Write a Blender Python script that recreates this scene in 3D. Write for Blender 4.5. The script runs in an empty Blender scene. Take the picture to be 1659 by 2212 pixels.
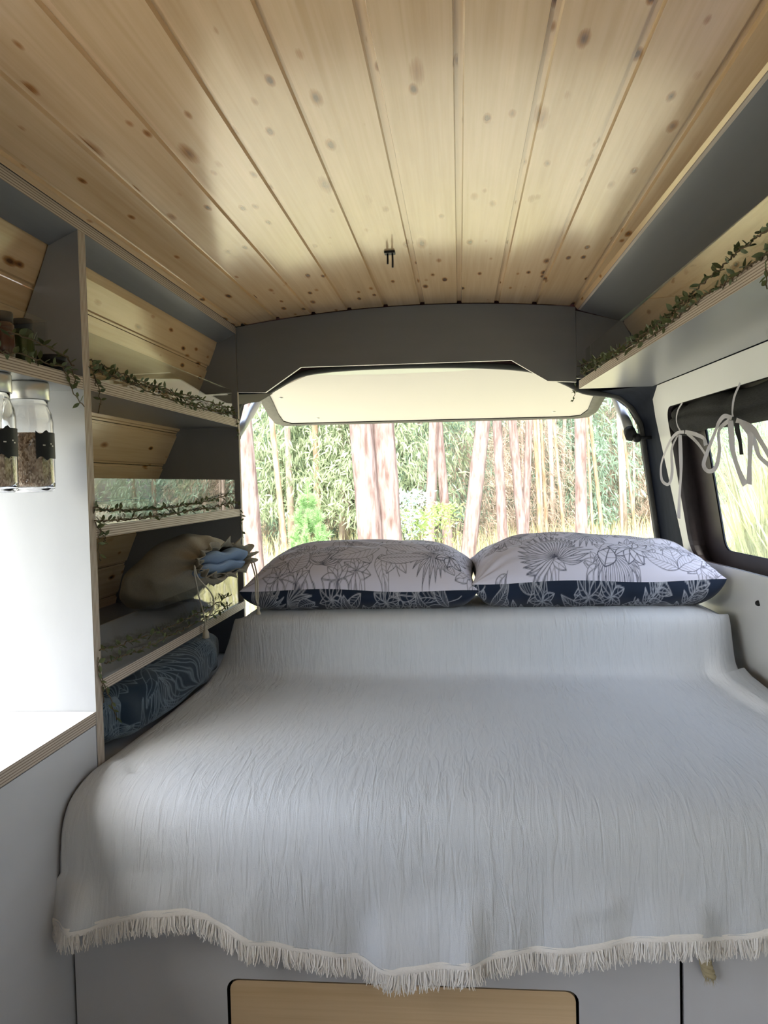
import bpy, bmesh, math, random
import numpy as np
from mathutils import Vector, Matrix

sc = bpy.context.scene
COL = sc.collection
PI = math.pi
RND = random.Random(7)

# ------------------------------------------------------------------ camera
F, CX, CY = 1700.0, 829.5, 1106.0            # focal length and centre in photo pixels (1659 x 2212)
_y = Vector(((993 - CX) / F, -(1042 - CY) / F, -1)).normalized()   # the van's long axis seen by the camera
_z = Vector((-.022, 1, 0)); _z = (_z - _y * _z.dot(_y)).normalized()
_x = _y.cross(_z)
ROT = Matrix((_x, _y, _z))                   # camera -> world; world origin = camera, Y to the tailgate, Z up
cam_d = bpy.data.cameras.new('camera'); cam = bpy.data.objects.new('camera', cam_d); COL.objects.link(cam)
cam_d.sensor_fit = 'HORIZONTAL'; cam_d.sensor_width = 36; cam_d.lens = 36 * F / 1659
cam_d.clip_start = .02; cam_d.clip_end = 400
cam.matrix_world = ROT.to_4x4()
sc.camera = cam

# ------------------------------------------------------------------ sky, sun, exposure
sc.view_settings.view_transform = 'Standard'; sc.view_settings.look = 'None'
sc.view_settings.gamma = 1; sc.view_settings.use_curve_mapping = False
sc.view_settings.exposure = 1.68
w = bpy.data.worlds.new('world'); sc.world = w; w.use_nodes = True
wn = w.node_tree; bg = wn.nodes['Background']
sky = wn.nodes.new('ShaderNodeTexSky'); sky.sky_type = 'NISHITA'; sky.sun_disc = False
sky.sun_elevation = math.radians(48); sky.sun_rotation = math.radians(195)
sky.air_density = 1.0; sky.dust_density = 3.0; sky.ozone_density = 1.0
hs = wn.nodes.new('ShaderNodeHueSaturation'); hs.inputs['Saturation'].default_value = .6      # hazy summer sky
wn.links.new(sky.outputs[0], hs.inputs['Color']); wn.links.new(hs.outputs[0], bg.inputs[0]); bg.inputs[1].default_value = 0.36
sun_d = bpy.data.lights.new('sun', 'SUN'); sun_d.energy = 3.0; sun_d.angle = math.radians(3); sun_d.color = (1, .95, .86)
sun = bpy.data.objects.new('sun', sun_d); COL.objects.link(sun)
sun.rotation_euler = Vector((-.03, .66, -.75)).to_track_quat('-Z', 'Y').to_euler(); sun.location = (3, -6, 12)
def portal(name, loc, d, sx, sy):
    l = bpy.data.lights.new(name, 'AREA'); l.shape = 'RECTANGLE'; l.size = sx; l.size_y = sy; l.cycles.is_portal = True
    o = bpy.data.objects.new(name, l); COL.objects.link(o); o.location = loc
    o.rotation_euler = Vector(d).to_track_quat('-Z', 'Z').to_euler()
portal('portal_tailgate', (-.07, 3.0, 0), (0, -1, 0), 1.6, .95)
portal('portal_side', (.95, 2.0, 0), (-1, 0, 0), 1.5, .6)
portal('portal_added_opening', (-1.36, -.29, -.62), (1, 0, 0), 1.0, 1.15)  # samples sky through the opening added low in the left wall
portal('portal_kitchen', (-1.34, .95, -.12), (1, 0, 0), 1.4, .75)
sc.cycles.max_bounces = 8; sc.cycles.diffuse_bounces = 4; sc.cycles.glossy_bounces = 4; sc.cycles.use_adaptive_sampling = True; sc.cycles.adaptive_threshold = .03
sc.cycles.transmission_bounces = 8; sc.cycles.transparent_max_bounces = 16
sc.cycles.sample_clamp_indirect = 6; sc.cycles.use_denoising = True; sc.cycles.blur_glossy = .3

# ------------------------------------------------------------------ pixel helpers
def ray(px, py): return ROT @ Vector(((px - CX) / F, -(py - CY) / F, -1))
def P(px, py, X=None, Y=None, Z=None):
    d = ray(px, py)
    t = X / d.x if X is not None else (Y / d.y if Y is not None else Z / d.z)
    return d * t
def Xw(Y, z): return .728 - .152 * z + .06 * (2.72 - Y)              # inner face of the right wall
def W(px, py, off=0.0):
    d = ray(px, py); return d * ((.728 + .06 * 2.72 + off) / (d.x + .152 * d.z + .06 * d.y))

# ------------------------------------------------------------------ mesh helpers
def link(name, me, mats=None, parent=None):
    o = bpy.data.objects.new(name, me); COL.objects.link(o)
    if mats is not None:
        for m in (mats if isinstance(mats, (list, tuple)) else [mats]): me.materials.append(m)
    if parent is not None: o.parent = parent
    return o
def mk(name, v, f, mats=None, parent=None, smooth=False, fm=None):
    me = bpy.data.meshes.new(name); me.from_pydata([tuple(p) for p in v], [], f)
    if fm: me.polygons.foreach_set('material_index', fm)
    if smooth: me.polygons.foreach_set('use_smooth', [True] * len(me.polygons))
    me.update(); return link(name, me, mats, parent)
def fix(o):
    bm = bmesh.new(); bm.from_mesh(o.data); bmesh.ops.recalc_face_normals(bm, faces=bm.faces); bm.to_mesh(o.data); bm.free(); return o
def tag(o, label=None, cat=None, group=None, kind=None):
    if label: o['label'] = label
    if cat: o['category'] = cat
    if group: o['group'] = group
    if kind: o['kind'] = kind
    return o
def thing(name, loc, label, cat, group=None, kind=None):
    o = bpy.data.objects.new(name, None); COL.objects.link(o); o.location = loc; o.empty_display_size = .05
    return tag(o, label, cat, group, kind)
def adopt(child, par):           # parent while the child's mesh keeps its world coordinates
    child.parent = par; child.matrix_parent_inverse = Matrix.Translation(par.location).inverted(); return child
HEX = [(0,3,2,1),(4,5,6,7),(0,1,5,4),(1,2,6,5),(2,3,7,6),(3,0,4,7)]
def box(name, a, b, mats, parent=None, bev=0, thin=None, seg=2):
    """axis-aligned box; thin = axis of a board's thickness: faces across it get material 0, edges material 1"""
    x0,y0,z0 = a; x1,y1,z1 = b
    v = [(x0,y0,z0),(x1,y0,z0),(x1,y1,z0),(x0,y1,z0),(x0,y0,z1),(x1,y0,z1),(x1,y1,z1),(x0,y1,z1)]
    ax = [2,2,1,0,1,0]
    o = mk(name, v, HEX, mats, None, fm=[0 if thin is None or t == thin else 1 for t in ax])
    if bev:
        bm = bmesh.new(); bm.from_mesh(o.data)
        bmesh.ops.bevel(bm, geom=bm.edges[:], offset=bev, segments=seg, profile=.5, affect='EDGES'); bm.to_mesh(o.data); bm.free()
        if seg > 1: o.data.polygons.foreach_set('use_smooth', [True] * len(o.data.polygons))
    if parent is not None: adopt(o, parent)
    return o
def prism(name, poly_a, poly_b, mats, parent=None, fm=None):
    """closed prism between two matching 3-D polygons; fm = material index of each side face, then the two caps"""
    n = len(poly_a); v = list(poly_a) + list(poly_b)
    f = [(i, (i+1) % n, n + (i+1) % n, n + i) for i in range(n)] + [tuple(range(n))[::-1], tuple(range(n, 2*n))]
    o = fix(mk(name, v, f, mats, None, fm=fm))
    if parent is not None: adopt(o, parent)
    return o
def tube(name, pts, r, mat, parent=None, n=8, caps=True, squash=None):
    pts = [Vector(p) for p in pts]; m = len(pts)
    rr = r if isinstance(r, (list, tuple)) else [r] * m
    v, f = [], []; up = None
    for i, p in enumerate(pts):
        t = (pts[min(i+1, m-1)] - pts[max(i-1, 0)]).normalized()
        if up is None: up = Vector((0,0,1)) if abs(t.z) < .9 else Vector((1,0,0))
        s = t.cross(up).normalized(); up = s.cross(t).normalized()
        for k in range(n):
            a = 2*PI*k/n; v.append(p + (s * math.cos(a) + up * math.sin(a)) * rr[i])
    for i in range(m-1):
        for k in range(n):
            f.append((i*n+k, i*n+(k+1) % n, (i+1)*n+(k+1) % n, (i+1)*n+k))
    if caps: f += [tuple(range(n))[::-1], tuple(range((m-1)*n, m*n))]
    o = mk(name, v, f, mat, None, smooth=True)
    fix(o)
    if parent is not None: adopt(o, parent)
    return o
def lathe(name, prof, c, mat, parent=None, n=32):
    v, f = [], []
    for r, z in prof:
        for k in range(n): v.append((c[0] + r*math.cos(2*PI*k/n), c[1] + r*math.sin(2*PI*k/n), c[2] + z))
    m = len(prof)
    for i in range(m-1):
        for k in range(n): f.append((i*n+k, i*n+(k+1) % n, (i+1)*n+(k+1) % n, (i+1)*n+k))
    o = fix(mk(name, v, f, mat, None, smooth=True))
    if parent is not None: adopt(o, parent)
    return o
def smooth_path(pts, n):
    """Catmull-Rom through the points, n samples"""
    pts = [Vector(p) for p in pts]; q = [2*pts[0]-pts[1]] + pts + [2*pts[-1]-pts[-2]]; out = []
    m = len(pts) - 1
    for i in range(n):
        u = i/(n-1)*m; k = min(int(u), m-1); t = u-k
        a,b,c,d = q[k],q[k+1],q[k+2],q[k+3]
        out.append(.5*((2*b)+(c-a)*t+(2*a-5*b+4*c-d)*t*t+(3*b-a-3*c+d)*t**3))
    return out
def rrect(x0, x1, y0, y1, r, k=5):
    rs = r if isinstance(r, (list, tuple)) else [r]*4
    out = []
    for (cx, cy, a0), q in zip([(x0, y0, PI), (x1, y0, 1.5*PI), (x1, y1, 0), (x0, y1, .5*PI)], rs):
        cx += q if cx == x0 else -q; cy += q if cy == y0 else -q
        for i in range(k+1):
            a = a0 + i/k*PI/2; out.append((cx + q*math.cos(a), cy + q*math.sin(a)))
    return out
def ring_plate(name, inner, rect, fn, thick, mats, parent=None):
    """plate with a hole: inner = 2-D loop, rect = (x0,x1,y0,y1); fn(x, y, d) -> 3-D, d = depth through the plate"""
    x0,x1,y0,y1 = rect; cx = sum(p[0] for p in inner)/len(inner); cy = sum(p[1] for p in inner)/len(inner)
    outer = []
    for (x, y) in inner:
        dx, dy = x-cx, y-cy
        t = min([(x1-cx)/dx if dx > 1e-9 else 1e9, (x0-cx)/dx if dx < -1e-9 else 1e9, (y1-cy)/dy if dy > 1e-9 else 1e9, (y0-cy)/dy if dy < -1e-9 else 1e9])
        outer.append((cx+dx*t, cy+dy*t))
    for c in ((x0,y0),(x1,y0),(x1,y1),(x0,y1)):
        j = min(range(len(outer)), key=lambda i: (outer[i][0]-c[0])**2 + (outer[i][1]-c[1])**2); outer[j] = c
    n = len(inner); v = []
    for d in (0, thick):
        v += [fn(x, y, d) for x, y in inner] + [fn(x, y, d) for x, y in outer]
    f, fm = [], []
    for i in range(n):
        j = (i+1) % n
        f.append((i, j, n+j, n+i)); fm.append(0)
        f.append((2*n+i, 3*n+i, 3*n+j, 2*n+j)); fm.append(0)
        f.append((i, 2*n+i, 2*n+j, j)); fm.append(1)
        f.append((n+i, n+j, 3*n+j, 3*n+i)); fm.append(1)
    o = fix(mk(name, v, f, mats, None, fm=fm if isinstance(mats, (list, tuple)) and len(mats) > 1 else None))
    if parent is not None: adopt(o, parent)
    return o
def grid_mesh(name, co, mats, parent=None, ink=None, uv=None, smooth=True, flip=False):
    """co: (H, W, 3) array; ink: (H, W) point attribute; uv: (H, W, 2)"""
    H, Wd = co.shape[:2]
    idx = np.arange(H*Wd).reshape(H, Wd)
    q = np.stack([idx[:-1,:-1], idx[:-1,1:], idx[1:,1:], idx[1:,:-1]], -1).reshape(-1, 4)
    if flip: q = q[:, ::-1]
    me = bpy.data.meshes.new(name); nf = len(q)
    me.vertices.add(H*Wd); me.vertices.foreach_set('co', co.reshape(-1).astype(np.float32))
    me.loops.add(nf*4); me.loops.foreach_set('vertex_index', q.reshape(-1).astype(np.int32))
    me.polygons.add(nf); me.polygons.foreach_set('loop_start', np.arange(0, nf*4, 4, dtype=np.int32))
    me.polygons.foreach_set('loop_total', np.full(nf, 4, dtype=np.int32))
    if smooth: me.polygons.foreach_set('use_smooth', np.ones(nf, dtype=bool))
    if ink is not None:
        a = me.attributes.new('ink', 'FLOAT', 'POINT'); a.data.foreach_set('value', ink.reshape(-1).astype(np.float32))
    if uv is not None:
        l = me.uv_layers.new(name='uv'); l.data.foreach_set('uv', uv.reshape(-1, 2)[q.reshape(-1)].reshape(-1).astype(np.float32))
    me.update(calc_edges=True); me.validate()
    o = link(name, me, mats)
    if parent is not None: adopt(o, parent)
    return o

# ------------------------------------------------------------------ materials
def mat(name, col, rough=.5, spec=.5, metal=0, **kw):
    m = bpy.data.materials.new(name); m.use_nodes = True; b = m.node_tree.nodes['Principled BSDF']
    b.inputs['Base Color'].default_value = (*col, 1); b.inputs['Roughness'].default_value = rough
    b.inputs['Specular IOR Level'].default_value = spec; b.inputs['Metallic'].default_value = metal
    for k, v in kw.items(): b.inputs[k].default_value = v
    return m
def nodes(m): return m.node_tree, m.node_tree.nodes['Principled BSDF']
def N(t, kind, **inp):
    n = t.nodes.new(kind)
    for k, v in inp.items():
        if k.startswith('_'): setattr(n, k[1:], v)
        else: n.inputs[k.replace('__', ' ')].default_value = v
    return n
def ramp(t, stops, src):
    r = t.nodes.new('ShaderNodeValToRGB'); e = r.color_ramp.elements
    while len(e) < len(stops): e.new(.5)
    for el, (p, c) in zip(e, stops): el.position = p; el.color = (*c, 1) if len(c) == 3 else c
    t.links.new(src, r.inputs[0]); return r.outputs[0]
def mixc(t, fac, a, b, mode='MIX'):
    n = t.nodes.new('ShaderNodeMix'); n.data_type = 'RGBA'; n.blend_type = mode
    for s, v in ((n.inputs[0], fac), (n.inputs[6], a), (n.inputs[7], b)):
        if hasattr(v, 'links') or hasattr(v, 'is_linked'): t.links.new(v, s)
        else: s.default_value = v if not isinstance(v, tuple) else (*v[:3], 1)
    return n.outputs[2]
def mapping(t, coord, scale, loc=None):
    tc = t.nodes.new('ShaderNodeTexCoord'); mp = t.nodes.new('ShaderNodeMapping'); mp.inputs['Scale'].default_value = scale
    t.links.new(tc.outputs[coord], mp.inputs[0])
    if loc is not None: t.links.new(loc, mp.inputs['Location'])
    return mp.outputs[0]
def bump(t, b, h, strength, dist):
    n = t.nodes.new('ShaderNodeBump'); n.inputs['Strength'].default_value = strength; n.inputs['Distance'].default_value = dist
    t.links.new(h, n.inputs['Height']); t.links.new(n.outputs[0], b.inputs['Normal'])

def pine(name, axis, base, rough=.2, vary=True, knots=True):
    """varnished pine board, grain along axis, with knots"""
    m = mat(name, base, rough, .5); t, b = nodes(m)
    oi = t.nodes.new('ShaderNodeObjectInfo')
    cmb = t.nodes.new('ShaderNodeCombineXYZ')
    mul = N(t, 'ShaderNodeMath', _operation='MULTIPLY'); mul.inputs[1].default_value = 37.0
    t.links.new(oi.outputs['Random'], mul.inputs[0])
    for i in range(3): t.links.new(mul.outputs[0], cmb.inputs[i])
    def sc_(a, c): return tuple(a if i == axis else c for i in range(3))
    g1 = N(t, 'ShaderNodeTexNoise', Scale=1, Detail=4, Distortion=.6)
    t.links.new(mapping(t, 'Object', sc_(.8, 26), cmb.outputs[0]), g1.inputs[0])
    g2 = N(t, 'ShaderNodeTexNoise', Scale=1, Detail=3)
    t.links.new(mapping(t, 'Object', sc_(3.5, 160), cmb.outputs[0]), g2.inputs[0])
    lo = tuple(c*k for c, k in zip(base, (.90, .86, .78))); hi = tuple(min(1, c*k) for c, k in zip(base, (1.08, 1.08, 1.1)))
    c1 = ramp(t, [(.3, lo), (.5, base), (.68, hi)], g1.outputs[0])
    c2 = ramp(t, [(.35, (.93,.91,.87)), (.6, (1,1,1))], g2.outputs[0])
    col = mixc(t, .8, c1, c2, 'MULTIPLY')
    if vary:
        hv = ramp(t, [(0, (.93,.90,.86)), (.5, (1,1,1)), (1, (1.0,.95,.90))], oi.outputs['Random'])
        col = mixc(t, 1.0, col, hv, 'MULTIPLY')
    if knots:
        for sc_a, sc_c, r0, r1 in ((2.6, 9, .06, .11), (6.0, 17, .08, .15), (4.2, 12, .06, .11), (9, 24, .10, .17)):
            vn = N(t, 'ShaderNodeTexVoronoi', Scale=1, Randomness=1)
            t.links.new(mapping(t, 'Object', sc_(sc_a, sc_c), cmb.outputs[0]), vn.inputs[0])
            wr = N(t, 'ShaderNodeTexNoise', Scale=60, Detail=2)
            ad = N(t, 'ShaderNodeMath', _operation='MULTIPLY_ADD'); ad.inputs[1].default_value = .06
            t.links.new(wr.outputs[0], ad.inputs[0]); t.links.new(vn.outputs['Distance'], ad.inputs[2])
            k = ramp(t, [(r0, (.17,.09,.045)), (r1, (.62,.43,.26)), (r1+.06, (1,1,1))], ad.outputs[0])
            # only some cells carry a knot
            sel = N(t, 'ShaderNodeSeparateColor'); t.links.new(vn.outputs['Color'], sel.inputs[0])
            gt = N(t, 'ShaderNodeMath', _operation='GREATER_THAN'); gt.inputs[1].default_value = .56; t.links.new(sel.outputs[0], gt.inputs[0])
            col = mixc(t, gt.outputs[0], col, mixc(t, 1.0, col, k, 'MULTIPLY'))
    t.links.new(col, b.inputs['Base Color'])
    bump(t, b, g2.outputs[0], .08, .001)
    b.inputs['Coat Weight'].default_value = .25; b.inputs['Coat Roughness'].default_value = .12
    return m
def ply(name, axis, period):
    """edge of a plywood board: thin layers across axis"""
    m = mat(name, (.5,.42,.34), .6, .3); t, b = nodes(m)
    tc = t.nodes.new('ShaderNodeTexCoord'); sp = t.nodes.new('ShaderNodeSeparateXYZ'); t.links.new(tc.outputs['Object'], sp.inputs[0])
    mu = N(t, 'ShaderNodeMath', _operation='MULTIPLY'); mu.inputs[1].default_value = 1/period; t.links.new(sp.outputs[axis], mu.inputs[0])
    fr = N(t, 'ShaderNodeMath', _operation='FRACT'); t.links.new(mu.outputs[0], fr.inputs[0])
    c = ramp(t, [(0, (.22,.16,.12)), (.12, (.27,.20,.155)), (.3, (.60,.52,.44)), (.8, (.62,.54,.46)), (.95, (.24,.17,.13))], fr.outputs[0])
    nz = N(t, 'ShaderNodeTexNoise', Scale=40, Detail=3)
    t.links.new(mixc(t, .35, c, ramp(t, [(.3, (.6,.55,.5)), (.7, (1,1,1))], nz.outputs[0]), 'MULTIPLY'), b.inputs['Base Color'])
    return m
def speckle(m, scale, amt, bdist=0):
    t, b = nodes(m); base = tuple(b.inputs['Base Color'].default_value)[:3]
    nz = N(t, 'ShaderNodeTexNoise', Scale=scale, Detail=4)
    t.links.new(mixc(t, 1, base, ramp(t, [(.3, (1-amt,)*3), (.7, (1,1,1))], nz.outputs[0]), 'MULTIPLY'), b.inputs['Base Color'])
    if bdist: bump(t, b, nz.outputs[0], .5, bdist)
    return m
def clear(name, ior=1.45, tint=(1,1,1), rough=0.0):
    """thin clear sheet: see-through, with a Fresnel mirror on its faces"""
    m = bpy.data.materials.new(name); m.use_nodes = True; t = m.node_tree; t.nodes.remove(t.nodes['Principled BSDF'])
    tr = N(t, 'ShaderNodeBsdfTransparent'); tr.inputs[0].default_value = (*tint, 1)
    gl = N(t, 'ShaderNodeBsdfGlossy', Roughness=rough); fr = N(t, 'ShaderNodeFresnel', IOR=ior); mx = t.nodes.new('ShaderNodeMixShader')
    ge = t.nodes.new('ShaderNodeNewGeometry'); mr = N(t, 'ShaderNodeMapRange'); mr.inputs[3].default_value = ior; mr.inputs[4].default_value = 1/ior
    t.links.new(ge.outputs['Backfacing'], mr.inputs[0]); t.links.new(mr.outputs[0], fr.inputs[0])      # both faces mirror like the outside of the sheet
    t.links.new(fr.outputs[0], mx.inputs[0]); t.links.new(tr.outputs[0], mx.inputs[1]); t.links.new(gl.outputs[0], mx.inputs[2])
    t.links.new(mx.outputs[0], t.nodes['Material Output'].inputs[0]); return m
def leafmat(name, c, var=.35, trans=.35, rough=.5):
    m = bpy.data.materials.new(name); m.use_nodes = True; t = m.node_tree; b = t.nodes['Principled BSDF']
    geo = t.nodes.new('ShaderNodeNewGeometry'); nz = N(t, 'ShaderNodeTexNoise', Scale=1.7, Detail=3)
    tc = t.nodes.new('ShaderNodeTexCoord'); t.links.new(tc.outputs['Object'], nz.inputs[0])
    lo = tuple(x*(1-var) for x in c); hi = tuple(min(1, x*(1+var)) for x in c)
    rr = ramp(t, [(0, lo), (1, hi)], geo.outputs['Random Per Island'])
    cc = mixc(t, .6, rr, ramp(t, [(.35, (.7,.75,.7)), (.65, (1.0,1.0,.95))], nz.outputs[0]), 'MULTIPLY')
    t.links.new(cc, b.inputs['Base Color']); b.inputs['Roughness'].default_value = rough; b.inputs['Specular IOR Level'].default_value = .3
    tl = t.nodes.new('ShaderNodeBsdfTranslucent'); t.links.new(cc, tl.inputs[0]); mx = t.nodes.new('ShaderNodeMixShader'); mx.inputs[0].default_value = trans
    t.links.new(b.outputs[0], mx.inputs[1]); t.links.new(tl.outputs[0], mx.inputs[2]); t.links.new(mx.outputs[0], t.nodes['Material Output'].inputs[0])
    return m
def inked(name, base, line, rough=.9, wscale=240):
    """printed cotton: the drawn lines come from the point attribute ink"""
    m = mat(name, base, rough, .1); t, b = nodes(m)
    at = t.nodes.new('ShaderNodeAttribute'); at.attribute_name = 'ink'
    t.links.new(mixc(t, at.outputs['Fac'], base, line), b.inputs['Base Color'])
    nz = N(t, 'ShaderNodeTexNoise', Scale=wscale, Detail=2); bump(t, b, nz.outputs[0], .25, .001)
    b.inputs['Sheen Weight'].default_value = .15
    return m

M_ceil = pine('pine_varnished_ceiling', 1, (.71,.51,.305), .20)
M_wallwood = pine('pine_varnished_wall', 1, (.69,.49,.29), .22)
M_drawer = pine('pine_drawer', 0, (.70,.55,.36), .4, knots=False)
M_grey = speckle(mat('laminate_grey_shaded', (.215,.22,.23), .28, .5), 6, .06)  # shade of the upper boards and valance is put into this darker grey
M_grey2 = speckle(mat('laminate_grey_lit', (.56,.57,.61), .30, .5), 6, .06)  # same laminate, lightened in colour for the better lit lower panels
M_grey3 = speckle(mat('laminate_grey_half_shaded', (.34,.35,.37), .28, .5), 6, .06)  # same laminate, partly dimmed in colour for the shade on the divider
M_white = speckle(mat('panel_white', (.80,.80,.79), .35, .4), 5, .05)
M_plyz = ply('ply_edge_layers', 2, .0052); M_plyy = ply('ply_edge_upright', 1, .0062)
M_plyx = ply('ply_edge_across', 0, .006)
M_acryl = clear('acrylic_clear', 1.49, (.97,.98,.97))
M_glass = clear('window_glass', 1.5, (.90,.93,.90))
M_black = mat('rubber_black', (.015,.015,.016), .55, .4)
M_seal = speckle(mat('rubber_seal_grey', (.10,.10,.095), .6, .4), 60, .4)
M_pillar = speckle(mat('metal_painted_navy', (.020,.026,.042), .7, .12), 8, .3)
M_maroon = mat('metal_painted_maroon', (.075,.018,.022), .3, .5)
M_brown = speckle(mat('window_reveal_dark_brown', (.045,.033,.035), .45, .4), 20, .3)
M_beige = mat('metal_painted_cream', (.62,.58,.46), .4, .5)
M_steel = mat('strut_steel', (.62,.64,.68), .35, .5, .8)
M_lid = mat('jar_lid_metal', (.72,.72,.70), .28, .5, .85)
M_shadow = mat('gap_black', (.01,.01,.01), .8, .1)
M_floor = speckle(mat('floor_vinyl', (.30,.29,.27), .5, .4), 14, .2)
M_twine = speckle(mat('twine_brown', (.16,.12,.075), .9, .1), 120, .4)
M_ivy = leafmat('garland_leaf_green', (.12,.145,.07), .45, .2, .5)
M_linen = speckle(mat('linen_beige', (.46,.42,.34), .95, .1), 160, .22, .0008)
M_bluecloth = speckle(mat('cloth_blue', (.30,.41,.60), .95, .1), 140, .22, .0008)
M_cord = speckle(mat('cotton_cord_cream', (.58,.53,.43), .95, .1), 300, .3, .0006)
M_curtain = speckle(mat('curtain_charcoal', (.055,.055,.055), .95, .1), 90, .4, .0012)
M_ribbon = speckle(mat('ribbon_white', (.66,.64,.66), .8, .2), 300, .12)
M_foam = mat('mattress_ticking', (.35,.36,.38), .9, .1)

# ------------------------------------------------------------------ ceiling of pine planks
XL, YR, YF = -.78, 2.75, 1.453
def zc(x): return .619 - .112 * (x + .12) ** 2
Y0 = -2.3
ceil = mk('ceiling', [(x, y, zc(x) + .03) for y in (Y0, 2.98) for x in np.linspace(-1.0, .75, 13)], [(i, i+1, 14+i, 13+i) for i in range(12)], M_shadow)
tag(ceil, 'vaulted van ceiling clad in varnished knotty pine planks', None, None, 'structure')
PITCH = .1272; seams = [.012 + PITCH*k for k in range(-6, 4)]
edges = [XL + .004] + seams + [.560]
for i in range(len(edges)-1):
    a, b = edges[i], edges[i+1]; first, last = i == 0, i == len(edges)-2
    g = .0085                                   # half width of the recessed tongue strip
    pr = []
    l = a + (0 if first else g); r = b - (0 if last else g)
    if not first: pr += [(a - .001, .0070), (l - .0022, .0070)]
    pr += [(l, 0), (l + (r-l)*.33, 0), (l + (r-l)*.66, 0), (r, 0)]
    if not last: pr += [(r + .0022, .0072), (b - .001, .0072)]
    prof = [(x, zc(x) + d) for x, d in pr]
    top = [(x, zc(x) + .014) for x, d in pr][::-1]
    loop = prof + top
    o = prism('plank', [(x, Y0, z) for x, z in loop], [(x, YR - .003, z) for x, z in loop], M_ceil); o.parent = ceil
# small hook screwed into the ceiling
hk = thing('ceiling_hook', P(842, 546, Z=.616), 'small black double hook screwed into the pine ceiling', 'hook')
for dx, ln in ((-.006, .030), (.007, .040)):
    c = hk.location + Vector((dx, 0, 0))
    tube('prong', [c + Vector((0,0,.006)), c - Vector((0,0,ln*.6)), c + Vector((0,-.004,-ln))], .0028, M_black, hk, 6)
box('plate', hk.location + Vector((-.014,-.012,-.003)), hk.location + Vector((.014,.012,.004)), M_black, hk)

# ------------------------------------------------------------------ left wall of pine planks
LW = [(-.835,.56), (-.846,.519), (-.92,.341), (-.992,.22), (-1.076,.047), (-1.18,-.181), (-1.225,-.29), (-1.27,-.45), (-1.30,-.70), (-1.30,-1.2)]
def wl(z):
    for (x0, z0), (x1, z1) in zip(LW, LW[1:]):
        if z <= z0 and z >= z1: return x0 + (x1-x0)*(z-z0)/(z1-z0)
    return LW[0][0] if z > LW[0][1] else LW[-1][0]
vv = [(x - .03, y, z) for y in (1.6, 2.96) for x, z in LW]
n = len(LW)
wall_l = mk('wall_left', vv, [(i, i+1, n+i+1, n+i) for i in range(n-1)], M_shadow)
tag(wall_l, 'inward leaning left van wall clad in pine planks behind the shelves', None, None, 'structure')
zs = [.565, .43, .315, .2, .085, -.03, -.145, -.26, -.375, -.49, -.605]
for z1, z0 in zip(zs, zs[1:]):
    y0 = -2.3 if z0 > .19 else 1.63
    def pt(z, d): return (wl(z) - d, z)
    prof = [pt(z1 - .001, .005), pt(z1 - .008, .005), pt(z1 - .010, 0), pt((z0+z1)/2, 0), pt(z0 + .008, 0), pt(z0 + .006, .005), pt(z0 + .001, .005), pt(z0 + .001, .015), pt(z1 - .001, .015)]
    o = prism('plank', [(x, y0, z) for x, z in prof], [(x, YR - .002, z) for x, z in prof], M_wallwood); o.parent = wall_l
# the kitchen bay in front of the divider: plain wall round a side window
kin = rrect(.30, 1.56, -.44, .18, .05)
kw = ring_plate('wall_left_kitchen', kin, (.22, 1.60, -1.2, .20), lambda y, z, d: (wl(z) - .005 - d, y, z), .02, M_white)
tag(kw, 'white kitchen side wall panel cut out round a window', None, None, 'structure')
kw2 = mk('wall_left_front', [(wl(z) - .005, y, z) for y in (-2.3, -.80) for z in (-1.2, -.45, -.05)] + [(wl(z) - .005, y, z) for y in (-2.3, .222) for z in (-.05, .2)], [(0, 1, 4, 3), (1, 2, 5, 4), (6, 7, 9, 8)], M_white)  # unseen opening, added and kept low to light the blanket front
tag(kw2, 'white left wall panel round a low opening added to let light in', None, None, 'structure')
n = len(kin)
kwin = thing('window_2', (wl(-.12) - .03, 1.1, -.12), 'side window in the left wall above the worktop', None, None, 'structure')
adopt(mk('pane', [(wl(z) - .027, y, z) for y, z in kin], [tuple(range(n))], M_glass), kwin)

# ------------------------------------------------------------------ shelf unit on the left
su = thing('shelf_unit', (-.95, 2.15, -.585), 'grey plywood shelf unit with three open shelves along the left wall', 'shelf unit')
def slab(name, z0, z1, ya, yb, par):
    xa, xb = wl(z1) + .003, wl(z0) + .003
    return prism(name, [(XL, ya, z0), (XL, ya, z1), (xa, ya, z1), (xb, ya, z0)], [(XL, yb, z0), (XL, yb, z1), (xa, yb, z1), (xb, yb, z0)], [M_grey, M_plyz], par, fm=[1, 0, 0, 0, 0, 0])
SH = [(.216, .243), (-.1, -.074), (-.432, -.407)]
LIP = [.343, .029, -.292]
for (z0, z1), zl in zip(SH, LIP):
    s = slab('shelf', z0, z1, 1.622, YR, su)
    g = box('guard_strip', (XL - .010, 1.624, z1 - .004), (XL - .006, 2.70, zl), M_acryl, None); g.parent = s; g.matrix_parent_inverse = (s.matrix_parent_inverse @ Matrix()).inverted() if False else Matrix()
    s.matrix_parent_inverse = Matrix.Translation(su.location).inverted()
    g['label'] = 'clear acrylic guard strip along the shelf front'
tb = prism('top_board', [(XL, Y0, .572), (XL, Y0, .546), (wl(.517) + .003, Y0, .517), (wl(.517) + .003, Y0, .572)],
           [(XL, YR, .572), (XL, YR, .546), (wl(.517) + .003, YR, .517), (wl(.517) + .003, YR, .572)], [M_grey, M_plyz], su, fm=[1, 0, 0, 0, 0, 0])
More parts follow.
